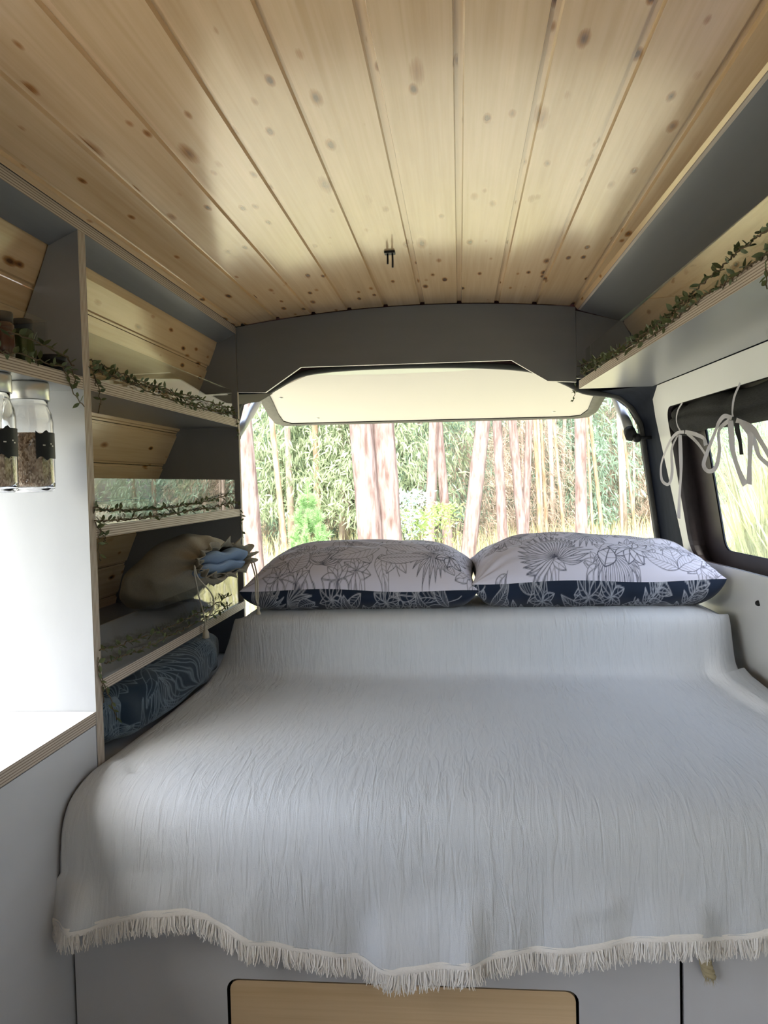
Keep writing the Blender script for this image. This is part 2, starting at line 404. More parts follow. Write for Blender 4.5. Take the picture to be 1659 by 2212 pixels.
def upright(name, ya, yb, ztop, zbot, m, par, back=.004):
    zz = [z for z in np.linspace(ztop, zbot, 14)]
    pa = [(XL, ya, ztop), (XL, ya, zbot)] + [(wl(z) + back, ya, z) for z in zz[::-1]]
    pb = [(x, yb, z) for x, y, z in pa]
    return prism(name, pa, pb, m, par, fm=[1] + [0]*(len(pa)+1))
upright('divider', 1.590, 1.622, .546, -.60, [M_grey3, M_plyy], su)
upright('end_panel', YR, YR + .018, .57, -.60, [M_grey, M_plyy], su, -.022)

# small shelf in front of the divider
ss = thing('spice_shelf', (-.88, 1.0, .216), 'short grey plywood shelf with jars hung below, left of the divider', 'shelf')
slab('board', .214, .241, .3, 1.588, ss)

# worktop and cabinet below
wt = box('worktop', (-1.26, .22, -.494), (XL, 1.588, -.467), [M_white, M_plyz], thin=2)
tag(wt, 'white laminated worktop with striped plywood edge below the hanging jars', 'worktop')
kc = thing('kitchen_cabinet', (-1.0, .6, -1.2), 'plain grey cabinet below the white worktop at the left edge', 'cabinet')
box('side_panel', (XL - .016, .24, -1.198), (XL - .001, 1.588, -.496), M_grey2, kc)
box('carcass', (-1.25, .25, -1.198), (XL - .02, 1.44, -.50), M_grey2, kc)

# ------------------------------------------------------------------ rear valance
val = []
for x in np.linspace(-.778, .404, 25): val.append((x, zc(x) - .002))
bot = [(512,848),(573,848),(650,793),(1105,778),(1183,823),(1243,825)]
low = [P(px, py, Y=YR) for px, py in bot]
vp = val + [(.404, low[-1].z)] + [(p.x, p.z) for p in low[::-1][1:-1]] + [(-.778, low[0].z)]
nv = len(vp)
va = prism('valance_board', [(x, YR, z) for x, z in vp], [(x, YR + .014, z) for x, z in vp], [M_grey, M_white], None, fm=[1]*nv + [0, 0])
tag(va, 'grey valance board with stepped lower edge above the tailgate opening', 'board')

# ------------------------------------------------------------------ right overhead shelf
def rsx(Y): return .421 + .042*(2.81 - Y)            # front edge of the right shelf
def rwx(z, Y):                                       # right wall above the shelf
    return (.56 + (.53 - z)*.66) + .03*(2.75 - Y)
rs = thing('overhead_shelf', (.56, 1.6, .315), 'long grey plywood overhead shelf along the right wall', 'shelf')
ya, yb = .0, 2.81
def rprism(name, prof, mats, par, fm, ya=ya, yb=yb):
    return prism(name, [(fx(ya), ya, z) for fx, z in prof], [(fx(yb), yb, z) for fx, z in prof], mats, par, fm)
sb = rprism('shelf_board', [(rsx, .315), (rsx, .343), (lambda Y: Xw(Y, .343) - .004, .343), (lambda Y: Xw(Y, .315) - .004, .315)], [M_grey3, M_plyz], rs, [1, 0, 0, 0, 0, 0])
rprism('guard_strip', [(lambda Y: rsx(Y) + .006, .340), (lambda Y: rsx(Y) + .006, .437), (lambda Y: rsx(Y) + .010, .437), (lambda Y: rsx(Y) + .010, .340)], M_acryl, rs, None, yb=2.72)['label'] = 'clear acrylic guard strip along the shelf front'
rprism('top_board', [(lambda Y: .418 + .025*(2.81 - Y), .574), (lambda Y: rwx(.53, Y), .53), (lambda Y: rwx(.53, Y), .59), (lambda Y: .43 + .025*(2.81 - Y), .59)], M_grey, rs, None, yb=2.75)
prism('end_panel', [(.406, YR, .574), (.406, YR, .345), (.66, YR, .345), (rwx(.53, YR), YR, .53)], [(.406, YR+.018, .574), (.406, YR+.018, .345), (.66, YR+.018, .345), (rwx(.53, YR), YR+.018, .53)], M_grey, rs)
tr = prism('trim_1', [(.40 + .025*(2.75 - y), y, zc(.40) + .004) for y in (Y0,)] + [(.412 + .025*(2.75 - Y0), Y0, .577), (.426 + .025*(2.75 - Y0), Y0, .572), (.44 + .025*(2.75 - Y0), Y0, .60)],
           [(.40, YR, zc(.40) + .004), (.412, YR, .577), (.426, YR, .572), (.44, YR, .60)], [M_ceil, M_plyz], None, fm=[0, 1, 0, 0, 0, 0])
tag(tr, 'narrow pine trim strip between ceiling and right shelf', None, None, 'structure')

# ------------------------------------------------------------------ right wall with window
wr_top = mk('wall_right_upper', [(rwx(z, y) + .02, y, z) for y in (Y0, 2.80) for z in (.56, .33)], [(0, 1, 3, 2)], M_shadow)
tag(wr_top, 'right van wall clad in pine planks above the overhead shelf', None, None, 'structure')
for z1, z0 in ((.535, .440), (.440, .335)):
    prof = [(z1 - .001, .005), (z1 - .007, .005), (z1 - .009, 0), (z0 + .009, 0), (z0 + .007, .005), (z0 + .001, .005), (z0 + .001, .014), (z1 - .001, .014)]
    o = prism('plank', [(rwx(z, Y0) + d, Y0, z) for z, d in prof], [(rwx(z, YR) + d, YR - .002, z) for z, d in prof], M_wallwood); o.parent = wr_top
win_in = rrect(1.38, 2.725, -.272, .233, [.09, .075, .045, .09], 7)
wallr = ring_plate('wall_right', win_in, (1.18, 2.795, -1.2, .313), lambda y, z, d: (Xw(y, z) + d, y, z), .012, [M_white, M_brown])
def yrear(z): return float(np.interp(z, [-1.2, -.25, -.14, .03, .21, .29, .305], [2.775, 2.785, 2.79, 2.82, 2.85, 2.845, 2.775]))
# the rear edge of the panel slants towards the top like the pillar beside it
for v in wallr.data.vertices:
    if v.co.y > 2.79: v.co.y = yrear(v.co.z); v.co.x = Xw(v.co.y, v.co.z) + (.012 if v.co.x > Xw(2.795, v.co.z) + .006 else 0)
tag(wallr, 'white right wall panel with rounded window cutout', None, None, 'structure')
wf = mk('wall_right_front', [(Xw(y, z), y, z) for y in (Y0, 1.182) for z in (-1.2, .33)], [(0, 1, 3, 2)], M_white)
tag(wf, 'white right wall panel in front of the side window', None, None, 'structure')
win = thing('window_1', (.84, 2.05, -.27), 'right side window with dark reveal and tinted glass', None, None, 'structure')
glass_in = rrect(1.45, 2.585, -.236, .215, [.06, .035, .03, .06], 7)
nn = len(win_in); big = rrect(1.36, 2.745, -.292, .253, [.09, .075, .045, .09], 7)
v = [(Xw(y, z) + .013, y, z) for y, z in big] + [(Xw(y, z) + .060, y, z) for y, z in big] + [(Xw(y, z) + .062, y, z) for y, z in glass_in]
f = [(i, (i+1) % nn, nn+(i+1) % nn, nn+i) for i in range(nn)] + [(nn+i, nn+(i+1) % nn, 2*nn+(i+1) % nn, 2*nn+i) for i in range(nn)]
adopt(fix(mk('reveal', v, f, M_brown)), win)
adopt(mk('pane', [(Xw(y, z) + .064, y, z) for y, z in glass_in], [tuple(range(nn))], M_glass), win)
# outer skin of the van on the right so that no light leaks round the panel
sk = ring_plate('body_skin', glass_in, (1.18, 2.95, -1.25, .60), lambda y, z, d: (Xw(y, min(z, .36)) + .066 + d, y, z), .004, M_pillar, win)
sk['label'] = 'dark painted outer body panel'
pl = tube('screw_cap', [W(1640, 1303, .0) - Vector((.003,0,0)), W(1640, 1303, .004)], .008, M_black, None, 12)
tag(pl, 'small round black screw cap on the white right wall', 'screw cap')

# ------------------------------------------------------------------ floor, front wall, cab end
fl = box('floor', (-1.32, Y0, -1.24), (.98, 2.98, -1.2), M_floor); tag(fl, 'plain grey van floor below the bed', None, None, 'structure')
fr = box('wall_front', (-1.35, Y0 - .03, -1.2), (1.05, Y0, .66), M_grey)  # unseen; closed without a windscreen to keep front light off the valance
tag(fr, 'plain grey unseen front wall, closed to keep light out', None, None, 'structure')

# ------------------------------------------------------------------ rear body frame, seal, struts, tailgate
YB = 2.95
top_px = [(545,862),(575,850),(612,828),(660,807),(750,796),(900,790),(1050,791),(1150,800),(1220,826),(1262,846)]
crn_px = [(1330,856),(1362,880),(1382,915),(1390,960)]
op = [P(px, py, Y=YB) for px, py in top_px + crn_px]
rb = P(1424, 1190, Y=YB)
right_low = [Vector((rb.x + .02, YB, -.55)), rb, P(1405, 1060, Y=YB)]
left_low = [P(520, 872, Y=YB), Vector((-.86, YB, .20)), Vector((-.90, YB, -.1)), Vector((-.92, YB, -.55))]
loop = left_low[::-1] + op + right_low[::-1]
cxl, czl = -.08, 0.0
n = len(loop)
outer = []
for p in loop:
    dx, dz = p.x - cxl, p.z - czl
    t = min((.81-cxl)/dx if dx > 1e-6 else 1e9, (-1.35-cxl)/dx if dx < -1e-6 else 1e9, (.68-czl)/dz if dz > 1e-6 else 1e9, (-1.2-czl)/dz if dz < -1e-6 else 1e9)
    outer.append(Vector((cxl+dx*t, YB, czl+dz*t)))
for c in ((-1.35, .68), (.81, .68), (.81, -1.2), (-1.35, -1.2)):
    j = min(range(n), key=lambda i: (outer[i].x-c[0])**2 + (outer[i].z-c[1])**2); outer[j] = Vector((c[0], YB, c[1]))
v = [p for p in loop] + outer + [p + Vector((0,.05,0)) for p in loop] + [p + Vector((0,.05,0)) for p in outer]
f, fm = [], []
for i in range(n):
    j = (i+1) % n
    m_ = 1 if loop[i].z > .36 and loop[i].x < .3 else 0
    f += [(i, j, n+j, n+i), (2*n+i, 3*n+i, 3*n+j, 2*n+j), (i, 2*n+i, 2*n+j, j)]; fm += [m_, m_, m_]
wrear = mk('wall_rear', v, f, [M_pillar, M_maroon], None, fm=fm); fix(wrear)
tag(wrear, 'painted rear body frame round the tailgate opening', None, None, 'structure')
# inner cover of the right rear pillar: from the white panel to the opening edge
pil = []
for z in (.318, .299, .28, .257, .23, .197, .16, .121, .04, -.048, -.16, -.269, -.60):
    xe = Xw(yrear(z), z) + .004
    xo = float(np.interp(z, [-.6, -.269, -.048, .121, .197, .257, .299, .32], [.755, .720, .691, .669, .657, .625, .573, .50]))
    pil.append(((xe, yrear(z) - .004, z), (xe - .010, yrear(z) + .035, z), (xo + .02, YB - .03, z), (xo, YB - .004, z)))
v = [p for r in pil for p in r]
o = mk('pillar_cover', v, [(4*i+k, 4*i+k+1, 4*i+k+5, 4*i+k+4) for i in range(12) for k in range(3)], M_pillar, None, smooth=True); fix(o); o.parent = wrear
tube('seal', smooth_path([p + Vector((0, -.006, 0)) for p in loop], 120), .011, M_seal, None, 8).parent = wrear
o = box('roof_filler', (-1.0, YR + .02, .60), (.75, YB, .64), M_maroon); o.parent = wrear
# left: a strip of cream painted metal under the valance
c1 = P(520, 862, Y=2.90)
o = prism('corner_plate', [P(514, 852, Y=2.84), P(590, 850, Y=2.84), P(560, 868, Y=2.84), P(516, 874, Y=2.84)], [P(514, 852, Y=2.90), P(590, 850, Y=2.90), P(560, 868, Y=2.90), P(516, 874, Y=2.90)], M_beige); o.parent = wrear

# tailgate, swung up: inner board seen from below
def tg(Y): return .455 - .115*(Y - 2.98)
def tgp(px, py):
    d = ray(px, py); t = (.455 + .115*2.98)/(d.z + .115*d.y); return d*t
tgt = thing('tailgate', (-.1, 3.0, .44), 'raised tailgate with white inner board and dark rubber rim', 'tailgate')
nL, nR = [tgp(573, 835), tgp(590, 868), tgp(601, 893), tgp(612, 909), tgp(630, 914)], [tgp(1230, 899), tgp(1254, 896), tgp(1270, 884), tgp(1279, 862), tgp(1285, 850)]
inner = [Vector((-.66, 3.06, tg(3.06)))] + nL + nR + [Vector((.47, 3.06, tg(3.06)))]
prism('inner_board', inner, [p + Vector((0,0,.02)) for p in inner], mat('tailgate_board_offwhite', (.66,.63,.62), .45, .4), tgt)
cen = sum(inner, Vector())/len(inner)
rim = []
for p in inner:
    d = (p - cen); d.z = 0; q = p + d.normalized()*.05 - Vector((0,0,.012)); rim.append(q)
m = len(inner)
v = [p + Vector((0,0,-.004)) for p in inner] + rim + [p + Vector((0,0,.05)) for p in rim]
f = [(i, i+1, m+i+1, m+i) for i in range(m-1)] + [(m+i, m+i+1, 2*m+i+1, 2*m+i) for i in range(m-1)]
adopt(fix(mk('rubber_rim', v, f, M_seal, None, smooth=True)), tgt)['label'] = 'dark rubber rim'
prism('outer_skin', [p + Vector((0,0,.045)) for p in rim], [p + Vector((0,0,.06)) for p in rim], M_maroon, tgt)
hz = [Vector((x, y, tg(y) - .004)) for x, y in ((-.60, 2.985), (-.62, 3.08), (-.3, 3.12), (.0, 3.115), (.12, 3.085), (.2, 3.115), (.44, 3.08), (.42, 2.985))]
prism('glass_strip', hz, [p + Vector((0,0,.003)) for p in hz], mat('tailgate_glass_pale_green', (.55,.62,.58), .3, .5), tgt)['label'] = 'tailgate glass along the top, coloured pale green'  # tailgate glass above the board, its greenish reflection put in as opaque colour
for px, py in ((607, 859), (687, 903), (1196, 889)):
    c = tgp(px, py); tube('screw', [c - Vector((0,0,.003)), c + Vector((0,0,.004))], .009, M_lid, tgt, 8)

def strut(name, a, b, label):
    s = thing(name, b, label, 'gas strut'); d = (a - b).normalized()
    tube('cylinder', [b + d*.02, a], .019, M_steel, s, 14)
    tube('end_cap', [b - d*.012, b + d*.024], .021, M_black, s, 14)
    k = b + Vector((.022 if b.x > 0 else -.022, .0, -.014))
    lathe('ball_joint', [(.001, -.017), (.012, -.013), (.0175, 0), (.012, .013), (.001, .017)], k, M_black, s, 12)
    tube('pin', [k, k + Vector((.05 if b.x > 0 else -.05, -.01, 0))], .006, M_black, s, 8)
strut('gas_strut', P(1322, 835, Y=3.22), P(1362, 938, Y=2.92), 'steel gas strut beside the dark right rear pillar')
strut('gas_strut', P(556, 868, Y=3.22), P(505, 950, Y=2.96), 'steel gas strut half hidden behind the left shelf unit')

# ------------------------------------------------------------------ bed base
bb = thing('bed_base', (-.1, 1.7, -1.2), 'grey panelled bed base with pine drawer front', 'bed base')
dr = rrect(-.470, .199, -1.165, -.948, .022)
ring_plate('front_panel', dr, (XL + .004, .381, -1.198, -.63), lambda x, z, d: (x, YF + d, z), .016, [M_grey2, M_shadow], bb)
box('side_door', (.388, YF, -1.198), (.875, YF + .016, -.63), M_grey2, bb)
box('carcass', (XL + .006, YF + .02, -1.198), (.80, 2.74, -.69), M_shadow, bb)
d2 = rrect(-.465, .194, -1.16, -.953, .019)
prism('drawer_front', [(x, YF + .004, z) for x, z in d2], [(x, YF + .018, z) for x, z in d2], M_drawer, bb)['label'] = 'pale pine drawer front with rounded corners'
# rope handle: three twisted strands and a frayed end
rh = thing('rope_handle', P(1527, 2085, Y=YF - .01), 'short frayed end of twisted hemp rope on the right bed door', 'rope')
M_rope = speckle(mat('hemp_rope', (.60,.52,.34), .9, .1), 200, .4, .0008)
ctr = smooth_path([P(1519, 1990, Y=YF - .012), P(1521, 2050, Y=YF - .014), P(1524, 2080, Y=YF - .018), P(1533, 2108, Y=YF - .012)], 40)
for k in range(3):
    pts = []
    for i, c in enumerate(ctr):
        a = i*.42 + k*2*PI/3; pts.append(c + Vector((math.cos(a)*.0055, math.sin(a)*.0055, 0)))
    tube('strand', pts, .0062, M_rope, rh, 8)
e = ctr[-1]; vv, ff = [], []
for i in range(26):
    d = Vector((RND.uniform(-.7, .8), RND.uniform(-.6, .1), -1)).normalized()*RND.uniform(.012, .024); s = Vector((.0007, 0, 0)); b0 = e + Vector((RND.uniform(-.006,.006), RND.uniform(-.005,.005), .003))
    vv += [b0 - s, b0 + s, b0 + d]; ff.append((3*i, 3*i+1, 3*i+2))
tag(adopt(mk('frayed_fibres', vv, ff, M_rope), rh), kind='stuff')

# ------------------------------------------------------------------ mattress and bolster under the blanket
mt = prism('mattress', [(-.770,1.475,-.688), (.80,1.475,-.688), (.80,2.74,-.688), (-1.22,2.74,-.688), (-1.22,1.63,-.688), (-.770,1.63,-.688)],
           [(-.770,1.53,-.592), (.80,1.53,-.592), (.80,2.74,-.592), (-1.22,2.74,-.592), (-1.22,1.63,-.592), (-.770,1.63,-.592)], M_foam)
tag(mt, 'grey mattress lying under the muslin blanket', 'mattress')
bo = box('bolster_cushion', (-.655, 2.350, -.586), (.715, 2.735, -.405), M_foam, bev=.03)
tag(bo, 'long box cushion across the back of the bed under the blanket', 'cushion')

# ------------------------------------------------------------------ blanket
def muslin():
    m = mat('muslin_blue_grey', (.60,.63,.675), .95, .1); t, b = nodes(m)
    uvn = t.nodes.new('ShaderNodeUVMap'); uvn.uv_map = 'uv'
    def nz(sx, sy, det, dist=0):
        mp = t.nodes.new('ShaderNodeMapping'); mp.inputs['Scale'].default_value = (sx, sy, 1); t.links.new(uvn.outputs[0], mp.inputs[0])
        q = N(t, 'ShaderNodeTexNoise', Scale=1, Detail=det, Distortion=dist); t.links.new(mp.outputs[0], q.inputs[0]); return q.outputs[0]
    a = nz(64, 10, 3, 1.0); c = nz(900, 900, 2)
    t.links.new(mixc(t, .25, (.60,.63,.675), ramp(t, [(.3, (.84,.85,.88)), (.7, (1.0,1.0,1.0))], a), 'MULTIPLY'), b.inputs['Base Color'])
    s = N(t, 'ShaderNodeMath', _operation='MULTIPLY_ADD'); s.inputs[1].default_value = .12; t.links.new(c, s.inputs[0]); t.links.new(a, s.inputs[2])
    big = nz(5, 5, 2); mg = N(t, 'ShaderNodeMapRange'); mg.inputs[1].default_value = .35; mg.inputs[2].default_value = .7; mg.inputs[3].default_value = .35; mg.inputs[4].default_value = 1.0
    t.links.new(big, mg.inputs[0]); pr_ = N(t, 'ShaderNodeMath', _operation='MULTIPLY'); t.links.new(s.outputs[0], pr_.inputs[0]); t.links.new(mg.outputs[0], pr_.inputs[1])
    bump(t, b, pr_.outputs[0], .75, .0085); b.inputs['Sheen Weight'].default_value = .2
    return m
M_muslin = muslin()
prof_bl = [(2.70,-.390),(2.55,-.388),(2.43,-.389),(2.375,-.394),(2.345,-.410),(2.333,-.44),(2.326,-.50),(2.314,-.55),(2.28,-.573),(2.20,-.577),(1.95,-.579),(1.70,-.577),(1.56,-.578),(1.50,-.585),(1.455,-.603),(1.428,-.635),(1.416,-.68),(1.412,-.72)]
pb = smooth_path([(0, y, z) for y, z in prof_bl], 210)
cum = [0]
for a_, b_ in zip(pb, pb[1:]): cum.append(cum[-1] + (b_-a_).length)
NU, ND = 420, 90
hem_px = [(95,1990),(130,1982),(165,1972),(210,1985),(280,1972),(340,1963),(400,1966),(450,1978),(540,2026),(650,2050),(740,2065),(850,2079),(1000,2056),(1120,2046),(1250,2040),(1400,2014),(1500,2009),(1560,2030),(1659,2014),(1760,2020)]
hx = [P(px, py, Y=1.405).x for px, py in hem_px]; hz_ = [P(px, py, Y=1.405).z for px, py in hem_px]
U = np.linspace(0, 1, NU)
co = np.zeros((210 + ND, NU, 3)); uv = np.zeros((210 + ND, NU, 2))
def sstep(a, b, x): x = np.clip((x-a)/(b-a), 0, 1); return x*x*(3-2*x)
gr = np.random.default_rng(5)
def wav(x, ks, amp):
    out = np.zeros_like(x)
    for k in ks: out += np.sin(x*k + k*k*.37)*(.5 + .5*math.sin(k)**2)
    return out*amp/len(ks)
for i, p in enumerate(pb):
    y, z = p.y, p.z
    # edges left and right along the way
    if y > 2.30:
        s = np.clip((-.38 - z)/.19, 0, 1); xl = -.700 - .058*s**1.6; xr = .775 + .012*s
    else:
        s = np.clip((2.30 - y)/.85, 0, 1); xl = -.762 - .012*s; xr = .800
    X = xl + (xr-xl)*U
    Z = np.full(NU, z); Yy = np.full(NU, y)
    el = np.maximum(X - xl, 0); er = np.maximum(xr - X, 0)
    wt = float(sstep(2.335, 2.40, np.array(y))); wf_ = (1 - wt)*float(sstep(2.27, 2.325, np.array(y)))
    Z -= wt*(.035*np.exp(-(el/.03)**1.4) + (.035*np.exp(-(er/.055)**1.6)))
    Yy += wf_*(.03*np.exp(-(el/.035)) + .045*np.exp(-(er/.035)**1.4))
    if y <= 2.30: Z -= .008*np.exp(-(el/.012)); Z += .012*np.exp(-((er)/.05)**2)*sstep(1.9, 2.28, y)
    Z += wav(X, (7, 13, 23), .0022)*np.sin(y*9 + 1) ; Yy += wav(X, (11, 19, 31), .0015)*(1 if y < 2.36 else 0)
    # rumple at the near left corner and by the step
    if 1.46 < y < 1.66: Z += .010*np.exp(-((X+.73)/.03)**2 - ((y-1.56)/.03)**2) - .010*np.exp(-((X+.685)/.018)**2 - ((y-1.555)/.02)**2)
    co[i,:,0], co[i,:,1], co[i,:,2] = X, Yy, Z
    uv[i,:,0] = X; uv[i,:,1] = cum[i]
xd = co[209,:,0].copy(); z0 = co[209,:,2].copy(); y0 = co[209,:,1].copy()
hz_u = np.interp(xd, hx, hz_) 
def ridge(x, c, wl_, wr_): return np.where(x < c, np.exp(-((x-c)/wl_)**2), np.exp(-((x-c)/wr_)**2))
for j in range(ND):
    s = (j+1)/ND
    Z = z0 + (hz_u - z0)*s
    X = xd + .0*s
    fold = wav(xd, (9, 17, 29), .010)*0
    fold = .010*np.sin(xd*8.5 + .8) + .006*np.sin(xd*19 + 2.0 + .6*s) + .004*np.sin(xd*41 + 1 - s) + .002*np.sin(xd*77 + 2*s)
    fold += .026*ridge(xd, -.005, .075, .028)*sstep(.05, .5, s)          # long fold in the middle
    fold += .024*ridge(xd, -.155, .03, .06)*sstep(.2, .8, s) + .026*ridge(xd, .40, .07, .03)*sstep(.1, .7, s)
    fold += .030*ridge(xd, .245, .06, .022)*np.exp(-((s-.30)/.22)**2)     # the pinched dent on the right
    fold += .030*ridge(xd, -.73, .02, .025)*sstep(.0, .5, s)                   # folded over left edge
    lx = np.maximum(xd + .775, 0)
    Yd = y0 - .012*s - fold*(.25*s + .75*s*s*(3 - 2*s))
    X = X - .028*np.exp(-(lx/.03))*s - .006*np.sin(6*s)*np.exp(-(lx/.04))
    co[210+j,:,0], co[210+j,:,1], co[210+j,:,2] = X, np.minimum(Yd, YF - .012), Z
    uv[210+j,:,0] = xd; uv[210+j,:,1] = cum[-1] + (z0 - Z)
bl = thing('blanket', (0, 1.9, -.58), 'crinkled blue grey muslin blanket with white fringe spread over the bed', 'blanket')
cloth = grid_mesh('cloth', co, M_muslin, bl, uv=uv)
sm = cloth.modifiers.new('thick', 'SOLIDIFY'); sm.thickness = .003; sm.offset = -1
hem = co[-1]
M_fringe = speckle(mat('cotton_white', (.90,.88,.86), .95, .1), 200, .15)
hb = np.zeros((4, NU, 3))
for j, (dy, dz) in enumerate(((-.0022, .006), (-.003, .002), (-.003, -.006), (-.001, -.012))): hb[j] = hem + np.array([0, dy, dz])
grid_mesh('hem_band', hb, M_fringe, bl)['label'] = 'white woven hem band'
vv, ff = [], []
for i in range(2600):
    u = RND.uniform(0, NU - 1.001); k = int(u); t = u - k; p = Vector(hem[k]*(1-t) + hem[k+1]*t) + Vector((0, RND.uniform(-.004,.002), -.006))
    tuft = math.sin(u*.55) + .6*math.sin(u*.21 + 1)
    L = RND.uniform(.024, .038); lean = RND.uniform(-.006, .006) + .004*tuft; w2 = Vector((RND.uniform(.0006,.0012), RND.uniform(-.0005,.0005), 0)); out = RND.uniform(-.008, .001)
    a = p; b = p + Vector((lean*.4 + RND.uniform(-.002,.002), out*.7, -L*.55)); c = p + Vector((lean + RND.uniform(-.004,.004), out, -L))
    n0 = len(vv); vv += [a-w2, a+w2, b+w2, b-w2, c+w2*.6, c-w2*.6]; ff += [(n0,n0+1,n0+2,n0+3), (n0+3,n0+2,n0+4,n0+5)]
tag(adopt(mk('fringe', vv, ff, M_fringe), bl), 'white cotton fringe', kind='stuff')

# ------------------------------------------------------------------ drawn print for the pillow cases
class Ink:
    def __init__(s, h, w): s.a = np.zeros((h, w)); s.h, s.w = h, w; s.jj, s.ii = np.mgrid[0:h, 0:w].astype(float)
    def line(s, pts, wd=.8, val=1.0):
        pts = np.array(pts, float); seg = np.hypot(*np.diff(pts, axis=0).T); n = max(3, int(seg.sum()*2.2)); c = np.concatenate([[0], np.cumsum(seg)])
        t = np.linspace(0, c[-1], n); x = np.interp(t, c, pts[:,0]); y = np.interp(t, c, pts[:,1])
        for dj in (-2,-1,0,1,2):
            for di in (-2,-1,0,1,2):
                i = np.round(x).astype(int) + di; j = np.round(y).astype(int) + dj
                ok = (i >= 0) & (i < s.w) & (j >= 0) & (j < s.h)
                d = np.hypot(i - x, j - y); vv = np.clip(wd + .5 - d, 0, 1)*val
                np.maximum.at(s.a, (j[ok], i[ok]), vv[ok])
    def leaf(s, cx, cy, ang, L, wd, veins=6, lw=.8, val=1.0, bend=0.0, clean=True):
        ca, sa = math.cos(ang), math.sin(ang)
        t = np.linspace(0, 1, 26); half = wd*np.sin(PI*t**.85); cur = bend*L*np.sin(PI*t)*.5
        def tf(x, y): return np.stack([cx + x*ca - y*sa, cy + x*sa + y*ca], -1)
        if clean:
            x = (s.ii-cx)*ca + (s.jj-cy)*sa; y = -(s.ii-cx)*sa + (s.jj-cy)*ca; tt = np.clip(x/L, 0, 1)
            s.a[(x > 0) & (x < L) & (np.abs(y - bend*L*np.sin(PI*tt)*.5) < wd*np.sin(PI*tt**.85))] *= .05
        s.line(tf(L*t, cur + half), lw, val); s.line(tf(L*t, cur - half), lw, val); s.line(tf(L*t, cur), lw*.9, val)
        for k in range(veins):
            a0 = .08 + .8*k/max(1, veins); b0 = min(.97, a0 + .16)
            for sg in (-1, 1):
                s.line(tf(np.array([L*a0, L*(a0+b0)/2, L*b0]), np.array([bend*L*math.sin(PI*a0)*.5, bend*L*math.sin(PI*(a0+b0)/2)*.5 + sg*wd*.5*math.sin(PI*((a0+b0)/2)**.85), bend*L*math.sin(PI*b0)*.5 + sg*wd*.93*math.sin(PI*b0**.85)])), lw*.6, val*.8)
    def flower(s, cx, cy, R, n, lw=.8, val=1.0, a0=0):
        for k in range(n): s.leaf(cx, cy, a0 + 2*PI*k/n, R, R*.26, 2, lw, val)
    def fan(s, cx, cy, ang, spread, L, n, lw=.8, val=1.0):
        for k in range(n):
            q = k/(n-1)*2-1; s.leaf(cx, cy, ang + q*spread, L*(1-.35*abs(q)), L*.055, 0, lw, val, bend=.25*q)
    def sprig(s, cx, cy, ang, L, n, lw=.8, val=1.0):
        s.line([(cx, cy), (cx+L*math.cos(ang), cy+L*math.sin(ang))], lw, val)
        for k in range(n):
            t = (k+.5)/n; sg = 1 if k % 2 else -1
            s.leaf(cx + L*t*math.cos(ang), cy + L*t*math.sin(ang), ang + sg*.9, L*.38, L*.075, 3, lw, val)
def random_print(h, w, seed, count, unit, val=1.0, lw=.5, first=()):
    k = Ink(h, w); r = random.Random(seed)
    pts = []
    for q in range(count):
        best = max(((r.uniform(0, w), r.uniform(0, h)) for _ in range(8)), key=lambda c: min([((c[0]-p[0])**2 + (c[1]-p[1])**2) for p in pts] or [1]))
        pts.append(best); cx, cy = best; a = r.uniform(0, 2*PI); kind = r.choice('lllffswp')
        if kind == 'l': k.leaf(cx, cy, a, unit*r.uniform(1.0, 1.7), unit*r.uniform(.22, .36), r.randint(6, 11), lw, val, r.uniform(-.3, .3))
        elif kind == 'f': k.flower(cx, cy, unit*r.uniform(.6, .9), r.randint(6, 9), lw, val, a)
        elif kind == 's': k.sprig(cx, cy, a, unit*1.6, 7, lw, val)
        elif kind == 'p': k.fan(cx, cy, a, 1.1, unit*1.6, 13, lw, val)
        else:
            x, y = cx, cy; pl_ = []
            for t in range(14): pl_.append((x, y)); a += r.uniform(-.5, .5); x += unit*.17*math.cos(a); y += unit*.17*math.sin(a)
            k.line(pl_, lw*1.1, val)
    for fn in first: fn(k)
    return np.clip(k.a, 0, 1)

